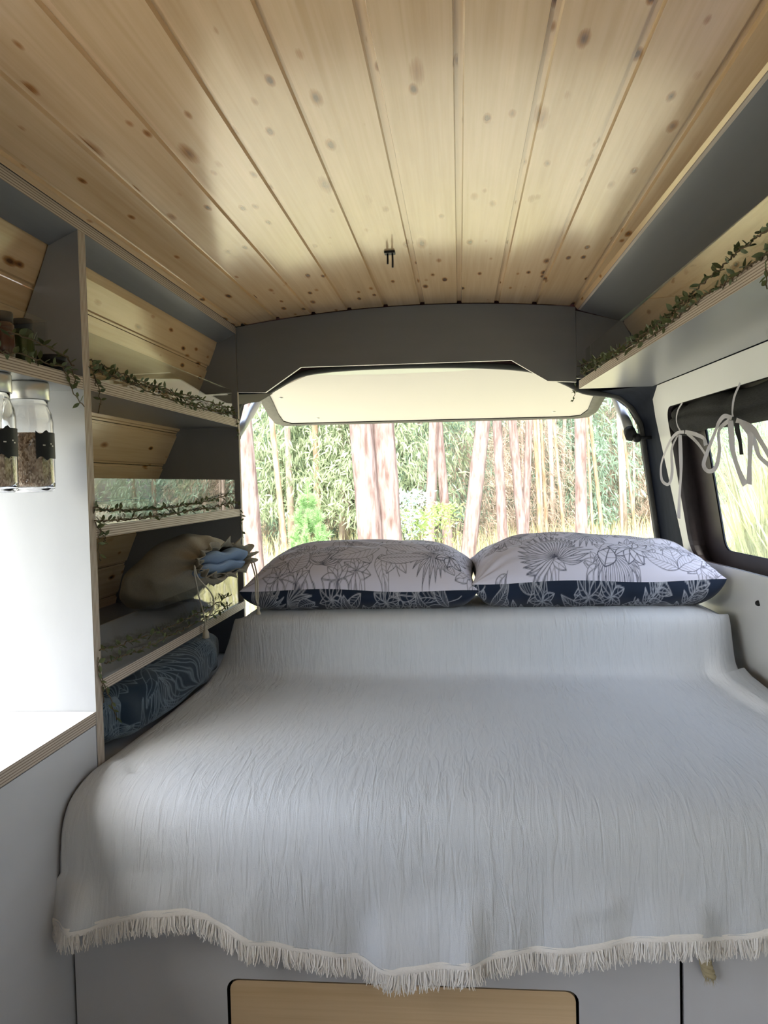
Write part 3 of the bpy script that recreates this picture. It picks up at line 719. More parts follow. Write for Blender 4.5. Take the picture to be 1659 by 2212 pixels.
M_pill = inked('pillowcase_white_print', (.64,.63,.75), (.045,.05,.085))
M_pilln = inked('pillowcase_navy_print', (.016,.024,.045), (.42,.44,.50))
def pillow(xc, hw, yf, hd, zr, zb, ht, seed, label, tilt, first, skew=.07):
    W_, H_, HB = 430, 250, 120
    t = thing('pillow', (xc, yf + hd, zb), label, 'pillow', 'pillows at the back of the bed')
    r = np.random.default_rng(seed)
    S, T = np.meshgrid(np.linspace(-1, 1, W_), np.linspace(-1, 1, H_))
    def base(S, T):
        x = xc + hw*S*(1 - .045*(1 - T*T)); y = yf + hd + hd*T*(1 - .07*(1 - S*S)); z = zr + tilt*S + .004*np.sin(S*5 + seed) + .02*(T + 1)
        return x, y, z
    x, y, z = base(S, T)
    dome = ((1 - np.abs(S)**3.6)**.6)*((1 - np.abs(T)**2.3)**.5)
    wr = np.zeros_like(S)
    for k in range(7):
        a = r.uniform(-.5, .5); ph = r.uniform(0, 6); wr += np.sin((T*np.cos(a) + S*np.sin(a)*1.2)*r.uniform(9, 22) + ph + np.sin(S*r.uniform(2, 5)))*r.uniform(.3, 1)
    fr_ = 1 - dome
    # pinched creases running in from the corners and short tucks along the front seam
    for sx in (-1, 1):
        d = np.hypot((S - sx)*1.3, (T + 1)*.8); an = np.arctan2(T + 1, np.abs(S - sx)*1.6 + 1e-6); wr += 2.2*np.sin(an*16 + seed)*np.exp(-(d/.5)**2)
    z2 = z + ht*dome*(1 + skew*np.sin(S*1.5)) + wr*.0021*np.clip(dome*1.6, 0, 1) 
    ink = random_print(H_, W_, seed, 80, 42, first=first)
    grid_mesh('white_side', np.stack([x, y, z2], -1), M_pill, t, ink=ink)
    S, T = np.meshgrid(np.linspace(-1, 1, W_), -1 + 2*np.linspace(0, 1, HB)**1.6)
    x, y, z = base(S, T)
    dome = ((1 - np.abs(S)**9.0)**.45)*((1 - np.abs(T)**3.5)**.45)
    zz = z - (z - zb)*np.clip(dome*1.25, 0, 1)
    y = y - .012*np.sin(PI*np.clip(dome*1.2, 0, 1))*(T < 0) + .004*np.sin(S*23 + seed)*np.sin(PI*np.clip(dome, 0, 1))*(T < -.5)
    ink = random_print(HB, W_, seed + 50, 60, 36, lw=.5)
    grid_mesh('navy_side', np.stack([x, y, zz], -1), M_pilln, t, ink=ink, flip=True)['label'] = 'navy side with pale line print'
    return t
pillow(-.318, .366, 2.362, .21, -.322, -.3865, .112, 3, 'white and navy leaf print pillow nearer the shelf unit', -.006,
       [lambda k: k.leaf(250, 95, -.25, 120, 20, 12, .55, 1, .2), lambda k: k.leaf(250, 80, -2.7, 100, 22, 8, .55), lambda k: k.leaf(90, 15, 1.2, 60, 20, 9, .55), lambda k: k.leaf(250, 40, .1, 100, 16, 11, .55), lambda k: k.flower(385, 60, 30, 7)])
pillow(.400, .370, 2.372, .205, -.305, -.3865, .102, 9, 'white and navy flower print pillow nearer the side window', .000,
       [lambda k: k.fan(145, 25, 2.2, 1.5, 80, 21, .55), lambda k: k.fan(150, 22, .35, .4, 70, 5, .55), lambda k: k.flower(285, 55, 42, 10), lambda k: k.leaf(355, 10, 1.6, 62, 17, 8, .55), lambda k: k.leaf(355, 10, .6, 62, 17, 8, .55), lambda k: k.leaf(355, 10, 2.6, 62, 15, 8, .55), lambda k: k.leaf(230, 10, 1.2, 45, 16, 3, .9)], -.10)

# navy pillow tucked under the lowest shelf
Wn, Hn = 460, 260
A, B = np.meshgrid(np.linspace(-PI, PI, Hn), np.linspace(-PI/2, PI/2, Wn), indexing='ij')
def spw(c, e): return np.sign(c)*np.abs(c)**e
rx = .158*np.cos(B)**.42; 
x = -.915 + .168*spw(np.cos(B), .42)*spw(np.cos(A), .45); z = -.5125 + .0785*spw(np.cos(B), .45)*spw(np.sin(A), .5); y = 2.065 + .432*spw(np.sin(B), .75)
x += .004*np.sin(B*14 + 3*np.sin(A*2)); z += .002*np.sin(B*17 + A*3)*np.cos(B)
ink = random_print(Hn, Wn, 21, 60, 60, val=.75, lw=.45)
kk = Ink(Hn, Wn); rr_ = random.Random(4)
for q in range(22):
    cx, cy = rr_.uniform(20, 440), rr_.uniform(20, 240); a = rr_.uniform(0, 6.28)
    for s in range(30):
        b = a + (s/29 - .5)*1.9; L = 62*rr_.uniform(.7, 1.1)
        kk.line([(cx, cy), (cx + L*.5*math.cos(b), cy + L*.5*math.sin(b)), (cx + L*math.cos(b + .15), cy + L*math.sin(b + .15))], .4, .55)
nvp = grid_mesh('navy_pillow', np.stack([x, y, z], -1), inked('pillowcase_deep_navy_print', (.014,.028,.046), (.32,.40,.48)), ink=np.maximum(ink*.7, kk.a), flip=True)
tag(nvp, 'dark navy pillow with pale feathery print tucked under the lowest left shelf', 'pillow')

# ------------------------------------------------------------------ drawstring bag on the lowest shelf
bag = thing('drawstring_bag', (-.90, 2.28, -.405), 'beige linen drawstring bag lying on the lowest left shelf', 'bag')
m0 = P(482, 1212, X=-.715); e0 = m0 + Vector((-.365, .165, -.375 - m0.z))
ax = (m0 - e0); rows = 44; ring = 60; co = np.zeros((rows, ring, 3)); rb_ = np.random.default_rng(2)
side = Vector((.42, .91, 0)).normalized()
ca = np.linspace(0, 2*PI, ring)
for i in range(rows):
    s = i/(rows-1); c = e0 + ax*s
    hwid = .150*math.sin(min(1, s*2.4 + .06)*PI/2)*(1 - .28*sstep(.6, .95, s)); hh = float(np.interp(s, [0, .05, .15, .35, .6, .8, .93], [.004, .022, .05, .085, .105, .085, .036]))
    if s > .93: hh = .034 + .010*(s-.93)/.07; hwid = .108
    c.z += .040*math.sin(PI*s)
    for k, a in enumerate(ca):
        puck = 1 + (.05 + .12*sstep(.72, 1, s))*math.sin(a*9 + 2*s)*sstep(.5, 1, s) + .03*math.sin(a*4 + s*7) + .025*math.sin(a*7 - s*15)
        p = c + side*(math.cos(a)*hwid*puck) + Vector((0, 0, math.sin(a)*hh*puck))
        fl_ = .016*math.sin(a*11)*sstep(.93, 1, s); p += ax.normalized()*fl_
        p.z = max(p.z, -.4055 if p.x < XL - .012 else (-.288 if p.x < XL + .012 else -9)); co[i, k] = p
bagc = grid_mesh('bag_cloth', co, M_linen, bag); so = bagc.modifiers.new('t', 'SOLIDIFY'); so.thickness = .002
fv = np.zeros((3, 120, 3))
for j, (rs_, oa) in enumerate(((.96, -.020), (1.04, .004), (1.16, .022))):
    for k in range(120):
        a = 2*PI*k/119; zz_ = 1 + (.05, .10, .24)[j]*math.sin(a*13 + .6*math.sin(a*5))
        p = m0 + ax.normalized()*(oa + (.0, .003, .008)[j]*math.sin(a*17)) + side*(math.cos(a)*.108*(1 + (zz_-1)*.4)*rs_) + Vector((0, 0, math.sin(a)*.046*zz_*rs_)); fv[j, k] = p
fo = grid_mesh('frill', fv, M_linen, bag); fo.modifiers.new('t', 'SOLIDIFY').thickness = .0015
def cord(pts, par, knot=True):
    sp = smooth_path(pts, 30); o = tube('drawstring', sp, .0022, M_cord, par, 6)
    return sp[-1]
L0 = P(420, 1222, X=-.72); R0 = P(541, 1208, X=-.665)
cord([L0, P(421, 1245, X=-.735), P(430, 1290, X=-.755), P(441, 1330, X=-.762), P(443, 1352, X=-.764)], bag)
cord([L0, P(428, 1248, X=-.735), P(455, 1280, X=-.755), P(462, 1305, X=-.76), P(450, 1335, X=-.764), P(444, 1352, X=-.764)], bag)
def tassel(p, h, r):
    lathe('tassel', [(.001, .004), (r*.55, .002), (r*.6, -.006), (r*.45, -.010), (r*.8, -.016), (r, -h), (r*.6, -h - .002), (.001, -h)], p, M_cord, bag, 12)
tassel(P(444, 1353, X=-.764), .034, .011)
cord([R0, P(549, 1216, X=-.63), P(556, 1250, X=-.605), P(557, 1285, X=-.60), P(557, 1308, X=-.60)], bag)
cord([R0, P(545, 1222, X=-.63), P(552, 1250, X=-.605), P(553, 1290, X=-.60), P(557, 1308, X=-.60)], bag)
tassel(P(558, 1312, X=-.60), .020, .008)
# folded blue cloth inside the bag mouth: two rolls
bc = thing('blue_cloth', m0, 'folded light blue cloth peeking out of the linen bag', 'cloth')
for q, (dz, r_, off) in enumerate(((.013, .019, .006), (-.016, .016, .0))):
    cc = np.zeros((24, 40, 3))
    for i in range(24):
        a = 2*PI*i/23
        for k in range(40):
            s = k/39*2 - 1; ed = (1 - abs(s)**5)**.5
            p = m0 + ax.normalized()*(.012 + off + math.cos(a)*.045*ed - .03) + side*(s*.098 + (.008 if q == 0 else 0)) + Vector((0, 0, dz + math.sin(a)*r_*ed*(1 + .12*math.sin(s*9 + q*2)) + .004*math.sin(s*6 + q)))
            cc[i, k] = p
    grid_mesh('fold', cc, M_bluecloth, bc)

# ------------------------------------------------------------------ rolled curtain with tied ribbons
cu = thing('rolled_curtain', (.74, 2.2, .14), 'charcoal curtain rolled up along the top of the side window', 'curtain')
ys = np.linspace(1.30, 2.715, 90); ring = 40; cc = np.zeros((90, ring, 3))
for i, y in enumerate(ys):
    endt = math.sqrt(max(.02, 1 - max(0, (y - 2.66)/.056)**2))
    pinch = 1 - .16*math.exp(-((y - 2.60)/.03)**2) - .16*math.exp(-((y - 2.24)/.03)**2)
    r_ = .047*endt*pinch*(1 + .05*math.sin(y*17))
    for k in range(ring):
        a = 2*PI*k/(ring-1); dent = 1 - .22*math.exp(-((((a - PI*1.02 - .35*math.sin(y*4)) + PI) % (2*PI) - PI)/.13)**2)
        z = .187 + math.sin(a)*r_*dent*1.05 + .004*math.sin(y*11)
        cc[i, k] = (Xw(y, .187) + .035 + math.cos(a)*r_*dent, y, z)
grid_mesh('fabric_roll', cc, M_curtain, cu)
def ribbon(px, off, wd, m=M_ribbon, name='ribbon', vert=False):
    pts = [W(x, y, o_) for (x, y), o_ in zip(px, off if isinstance(off, list) else [off]*len(px))]
    sp = smooth_path(pts, max(12, len(px)*6)); v = []
    nrm = Vector((-1, -.7, 0)).normalized()
    for i, p in enumerate(sp):
        t = (sp[min(i+1, len(sp)-1)] - sp[max(i-1, 0)]).normalized()
        s = t.cross(nrm).normalized(); tw = .9 + .0*i
        s = (s*math.cos(.25*math.sin(i*.25)) + nrm*math.sin(.25*math.sin(i*.25))).normalized()*wd/2
        v += [p - s, p + s]
    f = [(2*i, 2*i+1, 2*i+3, 2*i+2) for i in range(len(sp)-1)]
    o = adopt(mk(name, v, f, m, None, smooth=True), cu); return o
ribbon([(1474,870),(1465,885),(1461,903),(1463,918),(1470,932)], -.028, .005)['label'] = 'white ribbon tie'
ribbon([(1478,933),(1462,936),(1446,956),(1429,1000),(1429,1034),(1439,1046),(1447,1042),(1452,1017),(1451,971),(1464,939)], [-.03,-.035,-.04,-.045,-.045,-.045,-.04,-.035,-.03,-.03], .010)
ribbon([(1469,939),(1470,974),(1471,1017),(1468,1070),(1466,1120)], -.034, .013)
ribbon([(1480,933),(1495,936),(1507,940),(1520,947),(1525,962)], -.034, .012)
ribbon([(1484,936),(1500,950),(1512,964),(1526,985)], -.03, .009)
ribbon([(1599,827),(1586,858),(1582,887),(1583,900)], -.028, .006)
ribbon([(1581,903),(1565,899),(1553,912),(1546,930),(1530,971),(1520,1003),(1530,1018),(1546,1010),(1554,974),(1553,930),(1576,907)], [-.03,-.035,-.035,-.04,-.045,-.045,-.045,-.04,-.035,-.03,-.03], .012)
ribbon([(1578,908),(1580,940),(1583,974),(1596,1017),(1610,1048)], -.034, .016)
ribbon([(1603,914),(1620,935),(1620,975),(1619,1010),(1618,1046)], -.038, .015)
ribbon([(1590,908),(1622,923),(1640,948),(1665,990)], -.034, .014)
ribbon([(1600,912),(1628,950),(1640,985),(1665,1008)], -.03, .012)
ribbon([(1592,914),(1593,930),(1598,950),(1602,982)], -.040, .013, M_curtain, 'strap')['label'] = 'short dark strap'

# ------------------------------------------------------------------ leaf garlands
lv = [(0,0,0)]
for t in (.25, .5, .75):
    wd_ = .27*math.sin(PI*t**.9); lv += [(t, -wd_, .08*wd_ + .06*t*t), (t, 0, .06*t*t - .03), (t, wd_, .08*wd_ + .06*t*t)]
lv.append((1, 0, .04))
LEAF = bpy.data.meshes.new('garland_leaf'); LEAF.from_pydata(lv, [], [(0,1,2),(0,2,3),(1,4,5,2),(2,5,6,3),(4,7,8,5),(5,8,9,6),(7,10,8),(8,10,9)])
LEAF.polygons.foreach_set('use_smooth', [True]*8); LEAF.materials.append(M_ivy)
def leaf_at(par, p, d, size):
    o = bpy.data.objects.new('leaf', LEAF); COL.objects.link(o); o.parent = par
    q = d.to_track_quat('X', 'Z'); 
    o.location = p - par.location; o.rotation_mode = 'QUATERNION'; o.rotation_quaternion = q @ Matrix.Rotation(RND.uniform(-1.2, 1.2), 3, 'X').to_quaternion(); o.scale = (size, size*RND.uniform(.75, 1.1), size)
def garland(label, strands, tendrils, every=.018, size=(.012, .020)):
    g = thing('leaf_garland', strands[0][0], label, 'garland', 'leaf garlands on the shelves')
    for st, isT in [(s, False) for s in strands] + [(s, True) for s in tendrils]:
        L = sum((Vector(b)-Vector(a)).length for a, b in zip(st, st[1:]))
        sp = smooth_path(st, max(14, int(L/.012)))
        for i in range(1, len(sp)-1): sp[i] = sp[i] + Vector((RND.uniform(-.0025,.0025), 0, RND.uniform(-.003,.003)))
        tube('stem', sp, .0016 if not isT else .0011, M_twine, g, 5)
        d = 0
        for a, b in zip(sp, sp[1:]):
            d += (b-a).length
            if d > every*(1.0 if isT else RND.uniform(.7, 1.4)):
                d = 0; t = (b-a).normalized()
                dirv = (t*RND.uniform(-.3, 1) + Vector((RND.uniform(-.2,1)*(1 if a.x < 0 else -1), RND.uniform(-.5,.5), RND.uniform(-.6,1.1)))).normalized()
                leaf_at(g, a, dirv, RND.uniform(*size))
                if RND.random() < .45: leaf_at(g, a, (dirv*-1 + Vector((0,0,.5))).normalized(), RND.uniform(*size))
    return g
xg = XL + .004
def gp(px, py, X=xg): return P(px, py, X=X)
garland('leaf garland draped along the topmost left shelf', [
    [gp(194,778), gp(230,793), gp(300,822), gp(380,848), gp(450,868), gp(503,884)],
    [gp(200,800), gp(250,815), gp(330,848), gp(400,872), gp(460,888), gp(506,895)],
    [gp(196,790), gp(270,822), gp(350,842), gp(430,876), gp(504,890)]],
    [[gp(200,800), gp(210,830), gp(216,860), gp(212,893)], [gp(196,790), gp(203,810), gp(208,835)], [gp(506,888), gp(512,910), gp(514,935), gp(513,950)]], .014)
garland('leaf garland sagging in front of the middle left shelf', [
    [gp(203,1098), gp(260,1102), gp(330,1100), gp(400,1092), gp(450,1082), gp(500,1066)],
    [gp(204,1125), gp(260,1124), gp(320,1118), gp(400,1106), gp(460,1096), gp(512,1086)]],
    [[gp(206,1128), gp(216,1150), gp(212,1180), gp(218,1212)], [gp(214,1140), gp(226,1160), gp(222,1178)], [gp(514,1088), gp(521,1110), gp(520,1135), gp(526,1162)]], .017)
garland('leaf garland draped along the lowest left shelf', [
    [gp(215,1405), gp(260,1393), gp(320,1372), gp(380,1348), gp(440,1318), gp(500,1284)],
    [gp(226,1432), gp(280,1412), gp(330,1392), gp(390,1362), gp(450,1332), gp(500,1304)]],
    [[gp(212,1420), gp(215,1450), gp(222,1480), gp(224,1518)], [gp(216,1450), gp(230,1490), gp(242,1520), gp(252,1555)]], .020)
garland('leaf garland on the small shelf above the glass jars', [
    [P(-40,700,X=xg), gp(0,712), gp(50,728), gp(100,748), gp(140,770), gp(160,790)],
    [P(-40,745,X=xg), gp(0,757), gp(50,768), gp(100,782), gp(150,800)]],
    [[gp(135,790), gp(148,815), gp(155,840), gp(168,862), gp(182,878)], [gp(150,795), gp(160,815), gp(166,838)]], .012)
def rg(px, py, off=-.004):           # a point on the plane of the right shelf's front edge
    d = ray(px, py); return d*((.421 + .042*2.81 + off)/(d.x + .042*d.y))
garland('leaf garland draped along the right overhead shelf', [
    [rg(1255,790), rg(1300,772), rg(1360,738), rg(1420,700), rg(1480,646), rg(1545,588), rg(1600,540), rg(1690,470)],
    [rg(1255,808), rg(1310,780), rg(1380,742), rg(1450,695), rg(1520,640), rg(1580,602), rg(1640,560), rg(1700,515)],
    [rg(1258,800), rg(1330,762), rg(1400,716), rg(1450,680), rg(1500,636)]],
    [[rg(1250,800), rg(1240,820), rg(1244,838), rg(1236,868)], [rg(1655,545), rg(1657,590), rg(1657,625)]], .014, (.012, .024))

# ------------------------------------------------------------------ jars under the small shelf
M_rice = mat('brown_rice', (.5,.38,.27), .8, .2)
_t, _b = nodes(M_rice); _v = N(_t, 'ShaderNodeTexVoronoi', Scale=330); _m = mapping(_t, 'Object', (1, 1, .6)); _t.links.new(_m, _v.inputs[0])
_s = N(_t, 'ShaderNodeSeparateColor'); _t.links.new(_v.outputs['Color'], _s.inputs[0])
_t.links.new(ramp(_t, [(0, (.20,.12,.07)), (.5, (.45,.32,.22)), (1, (.68,.56,.44))], _s.outputs[0]), _b.inputs['Base Color']); bump(_t, _b, _v.outputs['Distance'], .8, .003)
M_jar = mat('jar_glass', (1,1,1), .02, .5, **{'Transmission Weight': 1.0, 'IOR': 1.48})
def jar(c, label, rl):
    j = thing('glass_jar', c, label, 'jar', 'jars hung below the small shelf')
    R = .045
    lathe('glass_body', [(.001, .0), (R*.86, .0), (R*.97, .006), (R, .016), (R, .135), (R*.96, .150), (R*.84, .162), (R*.82, .168), (R*.82, .186),
                         (R*.76, .186), (R*.77, .166), (R*.90, .148), (R*.945, .134), (R*.945, .018), (R*.9, .009), (.001, .007)], c, M_jar, j, 40)
    lathe('lid', [(.001, .2115), (R*.86, .2115), (R*.9, .208), (R*.9, .178), (R*.86, .176), (R*.86, .188), (.001, .188)], c, M_lid, j, 40)
    rc = tag(lathe('rice', [(.001, .008), (R*.86, .010), (R*.925, .020), (R*.925, .110), (R*.6, .114), (.001, .112)], c, M_rice, None, 32), rl, 'rice', None, 'stuff')
    vv, ff = [], []
    for i in range(15):
        a = -.80 + i/14*1.4
        for z in (.064, .114): vv.append((c[0] + (R+.0012)*math.cos(a), c[1] + (R+.0012)*math.sin(a), c[2] + z - (.004*math.cos((i-2)*1.1) if i < 6 else 0)*(1 if z > .1 else -1)))
    for i in range(14): ff.append((2*i, 2*i+2, 2*i+3, 2*i+1))
    lb = adopt(mk('label', vv, ff, mat('label_black', (.012,.014,.018), .5, .3), None, smooth=True), j); lb['label'] = 'black paper label'
    vv, ff = [], []
    for a0, a1, z in ((-.52, -.40, .089), (-.12, -.05, .092), (-.02, .08, .088)):
        n0 = len(vv)
        for a in (a0, (a0+a1)/2, a1):
            for dz in (-.0012, .0012): vv.append((c[0] + (R+.0018)*math.cos(a), c[1] + (R+.0018)*math.sin(a), c[2] + z + dz))
        ff += [(n0, n0+2, n0+3, n0+1), (n0+2, n0+4, n0+5, n0+3)]
    k = mk('lettering', vv, ff, M_white); k.parent = lb
    return j
jar(Vector((-.828, 1.455, .002)), 'glass jar of brown rice hung nearest the divider', 'brown rice filling the jar nearest the divider')
jar(Vector((-.828, 1.325, .002)), 'glass jar of brown rice cut off by the left picture edge', 'brown rice in the jar at the picture edge')

# small spice jars in a clear rack on the small shelf
rk = thing('spice_rack', (-.82, 1.2, .241), 'clear acrylic spice rack on the small shelf above the jars', 'rack')
box('front_strip', (XL - .012, .8, .292), (XL - .008, 1.466, .334), M_acryl, rk)
box('back_strip', (XL - .062, .8, .292), (XL - .058, 1.466, .334), M_acryl, rk)
box('end_strip', (XL - .058, 1.462, .292), (XL - .012, 1.466, .334), M_acryl, rk)
for k in (.82, 1.45): box('foot', (XL - .058, k, .242), (XL - .012, k + .004, .293), M_acryl, rk)
spice = [(.05,.07,.02), (.12,.05,.03), (.10,.08,.04), (.05,.04,.03), (.14,.10,.05)]
where = ['nearest the divider', 'second from the divider', 'third from the divider', 'fourth from the divider', 'fifth from the divider']
for k in range(5):
    y = 1.425 - .066*k; c = Vector((XL - .035, y, .2415))
    j = thing('spice_jar', c, 'small dark spice jar with black lid in the rack, ' + where[k], 'jar', 'spice jars in the rack')
    lathe('glass_body', [(.001, 0), (.019, 0), (.0205, .003), (.0205, .062), (.016, .070), (.001, .070)], c, mat('spice_jar_glass', spice[k], .12, .6), j, 18)
    lathe('lid', [(.001, .086), (.0175, .086), (.0185, .083), (.0185, .067), (.001, .067)], c, M_black, j, 18)
tn = thing('small_tin', (XL - .03, 1.52, .2415), 'small black tin at the end of the small shelf beside the divider', 'tin')
lathe('tin_body', [(.001, 0), (.026, 0), (.027, .002), (.027, .024), (.001, .024)], tn.location, M_black, tn, 20)
lathe('tin_lid', [(.001, .033), (.026, .033), (.028, .031), (.028, .022), (.001, .022)], tn.location, M_black, tn, 20)

# ------------------------------------------------------------------ outside: ground, grass, trees
GZ = -1.85
def gmat(name, a, b, scale):
    m = mat(name, a, .95, .1); t, bs = nodes(m); nz = N(t, 'ShaderNodeTexNoise', Scale=scale, Detail=6)
    tc = t.nodes.new('ShaderNodeTexCoord'); t.links.new(tc.outputs['Object'], nz.inputs[0]); t.links.new(ramp(t, [(.35, a), (.65, b)], nz.outputs[0]), bs.inputs['Base Color']); return m
M_ground = gmat('dry_grass_ground', (.36,.34,.235), (.46,.435,.32), .9)
g = mk('ground', [(-70,-40,GZ),(70,-40,GZ),(70,110,GZ),(-70,110,GZ)], [(0,1,2,3)], M_ground); tag(g, 'sunlit dry grassy clearing behind the van', None, None, 'structure')
def grass(name, label, n, fx, h, wd, m):
    v = np.zeros((n*5, 3)); r = random.Random(len(label)); f = []
    for i in range(n):
        x, y, gz = fx(r); hh = r.uniform(*h); a = r.uniform(0, 2*PI); lean = r.uniform(.05, .35)*hh; b = r.uniform(0, 2*PI)
        s = Vector((math.cos(a), math.sin(a), 0))*wd*r.uniform(.6, 1.3); d = Vector((math.cos(b), math.sin(b), 0))*lean; p = Vector((x, y, gz)); q = p + d*.35 + Vector((0,0,hh*.6)); tp = p + d + Vector((0,0,hh))
        for k, c in enumerate((p - s, p + s, q - s*.7, q + s*.7, tp)): v[i*5+k] = c
        f += [(5*i, 5*i+1, 5*i+3, 5*i+2), (5*i+2, 5*i+3, 5*i+4)]
    return tag(mk(name, v, f, m), label, 'grass', None, 'stuff')
M_grass = leafmat('grass_straw_green', (.52,.50,.28), .3, .3); M_reed = leafmat('reed_pale_green', (.42,.44,.27), .4, .35)
grass('tall_grass', 'pale yellow tall grass growing under the pine trunks', 16000, lambda r: (r.uniform(-9, 12), 8 + 22*r.random()**1.2, GZ), (.3, .85), .012, M_grass)
grass('reeds', 'tall pale green reeds growing close outside the side window', 15000, lambda r: (lambda a, y: (max(1.9, .36*y) + a*3.0, y, GZ + a*.9))(r.random(), r.uniform(1.5, 11)), (1.0, 2.4), .013, M_reed)
bank = mk('bank', [(1.6, 0, GZ), (1.7, 5, GZ), (5, 14, GZ), (5.2, 0, GZ+1.0), (5.4, 5, GZ+1.0), (9, 14, GZ+1.0), (12, 0, GZ+2.2), (12.5, 5, GZ+2.2), (15, 14, GZ+2.0)], [(0,1,4,3), (1,2,5,4), (3,4,7,6), (4,5,8,7)], gmat('bank_earth_grass', (.36,.28,.17), (.44,.42,.2), 2.5))
tag(bank, 'low grassy earth bank rising beside the van', None, None, 'structure')

def bark(name, a, b, c):
    m = mat(name, a, .95, .1); t, bs = nodes(m)
    n1 = N(t, 'ShaderNodeTexNoise', Scale=1, Detail=5); t.links.new(mapping(t, 'Object', (16, 16, 3.2)), n1.inputs[0])
    v1 = N(t, 'ShaderNodeTexVoronoi', Scale=1); t.links.new(mapping(t, 'Object', (22, 22, 5)), v1.inputs[0])
    cc = mixc(t, .7, ramp(t, [(.3, a), (.5, b), (.7, c)], n1.outputs[0]), ramp(t, [(.0, (.45,.36,.33)), (.16, (1,1,1))], v1.outputs['Distance']), 'MULTIPLY')
    t.links.new(cc, bs.inputs['Base Color']); bump(t, bs, n1.outputs[0], .8, .03); return m
M_pineb = bark('pine_bark_pale', (.12,.08,.068), (.22,.165,.15), (.31,.25,.23))
M_eub = bark('eucalyptus_bark_tan', (.19,.125,.075), (.29,.21,.14), (.36,.29,.22))
M_thin = bark('thin_trunk_grey_pink', (.30,.23,.20), (.40,.33,.28), (.48,.42,.36))
def trunk_mesh(pts, r0, r1, m, par, seed, n=12):
    rr = random.Random(seed); sp = smooth_path(pts, 22); rad = []
    for i, p in enumerate(sp):
        rad.append(r0 + (r1-r0)*i/21 + rr.uniform(-.03, .03)*r0)
    return tube('trunk', sp, rad, m, par, n)
def px_trunk(a, b, D, wpx, label, m=M_pineb, name='pine_tree', group=None, seed=0):
    """trunk through two photo pixels at distance D (from its usual girth), continued down to the ground and up"""
    pa, pb_ = P(*a, Y=D), P(*b, Y=D); d = (pa - pb_)/(pa.z - pb_.z)
    base = pb_ + d*(GZ - pb_.z); top = pb_ + d*(6.5 - pb_.z); r = wpx/2/F*D
    t = thing(name, base, label, 'tree', group)
    trunk_mesh([base - d*.05, base + d*1.2, base + d*3.5, base + d*6, top], r*1.12, r*.72, m, t, seed)
    return t, base, top, d
HI = []
def big(*a, **k): HI.append(px_trunk(*a, **k))
big((528,930), (548,1185), 11, 40, 'pale pine trunk rising beside the shelf unit edge', seed=1)
big((779,920), (800,1165), 11, 52, 'thick pale trunk, left one of the fused pair', seed=2)
big((826,920), (842,1165), 11.25, 54, 'thick sunlit trunk, right one of the fused pair', seed=3)
big((937,915), (928,1175), 17, 22, 'slender pinkish trunk leaning left above the gap between the pillows', seed=4)
big((950,960), (968,1175), 17.6, 20, 'slender pinkish trunk leaning right behind its twin', seed=5)
big((1043,915), (1012,1190), 13, 32, 'bright leaning trunk between the two pillows', seed=6)
big((1074,915), (1086,1165), 16, 21, 'straight pale trunk right of the bright leaning one', seed=7)
big((1107,915), (1128,1160), 16.5, 20, 'pale trunk forming the left arm of a V', seed=8)
big((1143,915), (1134,1160), 17, 16, 'pale trunk forming the right arm of a V', seed=9)
big((1253,910), (1256,1150), 15, 25, 'pale pine trunk below the right end of the tailgate', seed=10)
big((592,960), (612,1150), 16, 13, 'thin orange barked trunk behind the young pine', M_eub, 'eucalyptus_tree', seed=11)
big((680,915), (690,1165), 19, 14, 'thin tan trunk left of the fused pair', M_eub, 'eucalyptus_tree', seed=12)
big((1156,930), (1167,1150), 19, 9, 'thin cream trunk right of the V shaped pair', M_eub, 'eucalyptus_tree', seed=13)
big((1170,930), (1181,1150), 20, 7, 'second thin cream trunk right of the V shaped pair', M_eub, 'eucalyptus_tree', seed=14)
big((1198,930), (1217,1140), 20, 7, 'thin cream trunk left of the pale pine by the tailgate end', M_eub, 'eucalyptus_tree', seed=15)
big((1268,920), (1280,1140), 20, 6, 'thin cream trunk close right of the pale pine', M_eub, 'eucalyptus_tree', seed=16)
big((1276,920), (1300,1140), 21, 8, 'thin ochre trunk leaning below the gas strut', M_eub, 'eucalyptus_tree', seed=17)
big((1350,960), (1372,1140), 22, 6, 'thin cream trunk beside the dark rear pillar', M_eub, 'eucalyptus_tree', seed=18)
r = random.Random(11)
first = None
for i in range(70):
    D = r.uniform(21, 40); px = r.uniform(560, 1440) if i < 30 else r.uniform(1030, 1440)
    base = P(px, 1042, Y=D); base.z = GZ; lean = r.uniform(-.05, .06); hh = r.uniform(7, 9)
    if first is None or i < 6:
        t = thing('background_tree', base, 'very thin background trunk in the forest behind the clearing', 'tree', 'thin background trunks')
        o = tube('trunk', [(0,0,-.1), (.02,0,2.5), (-.03,.02,5), (.02,0,9)], [.06,.05,.045,.03], M_thin, None, 7); o.parent = t
        first = first or []; first.append(t)
    else:
        s = r.choice(first); t = s.copy(); COL.objects.link(t); t.location = base
        for ch in s.children:
            c = ch.copy(); COL.objects.link(c); c.parent = t
    t.rotation_euler = (r.uniform(-.03,.03), lean, r.uniform(0, 6)); k = r.uniform(.7, 1.5); t.scale = (k, k, hh/9)

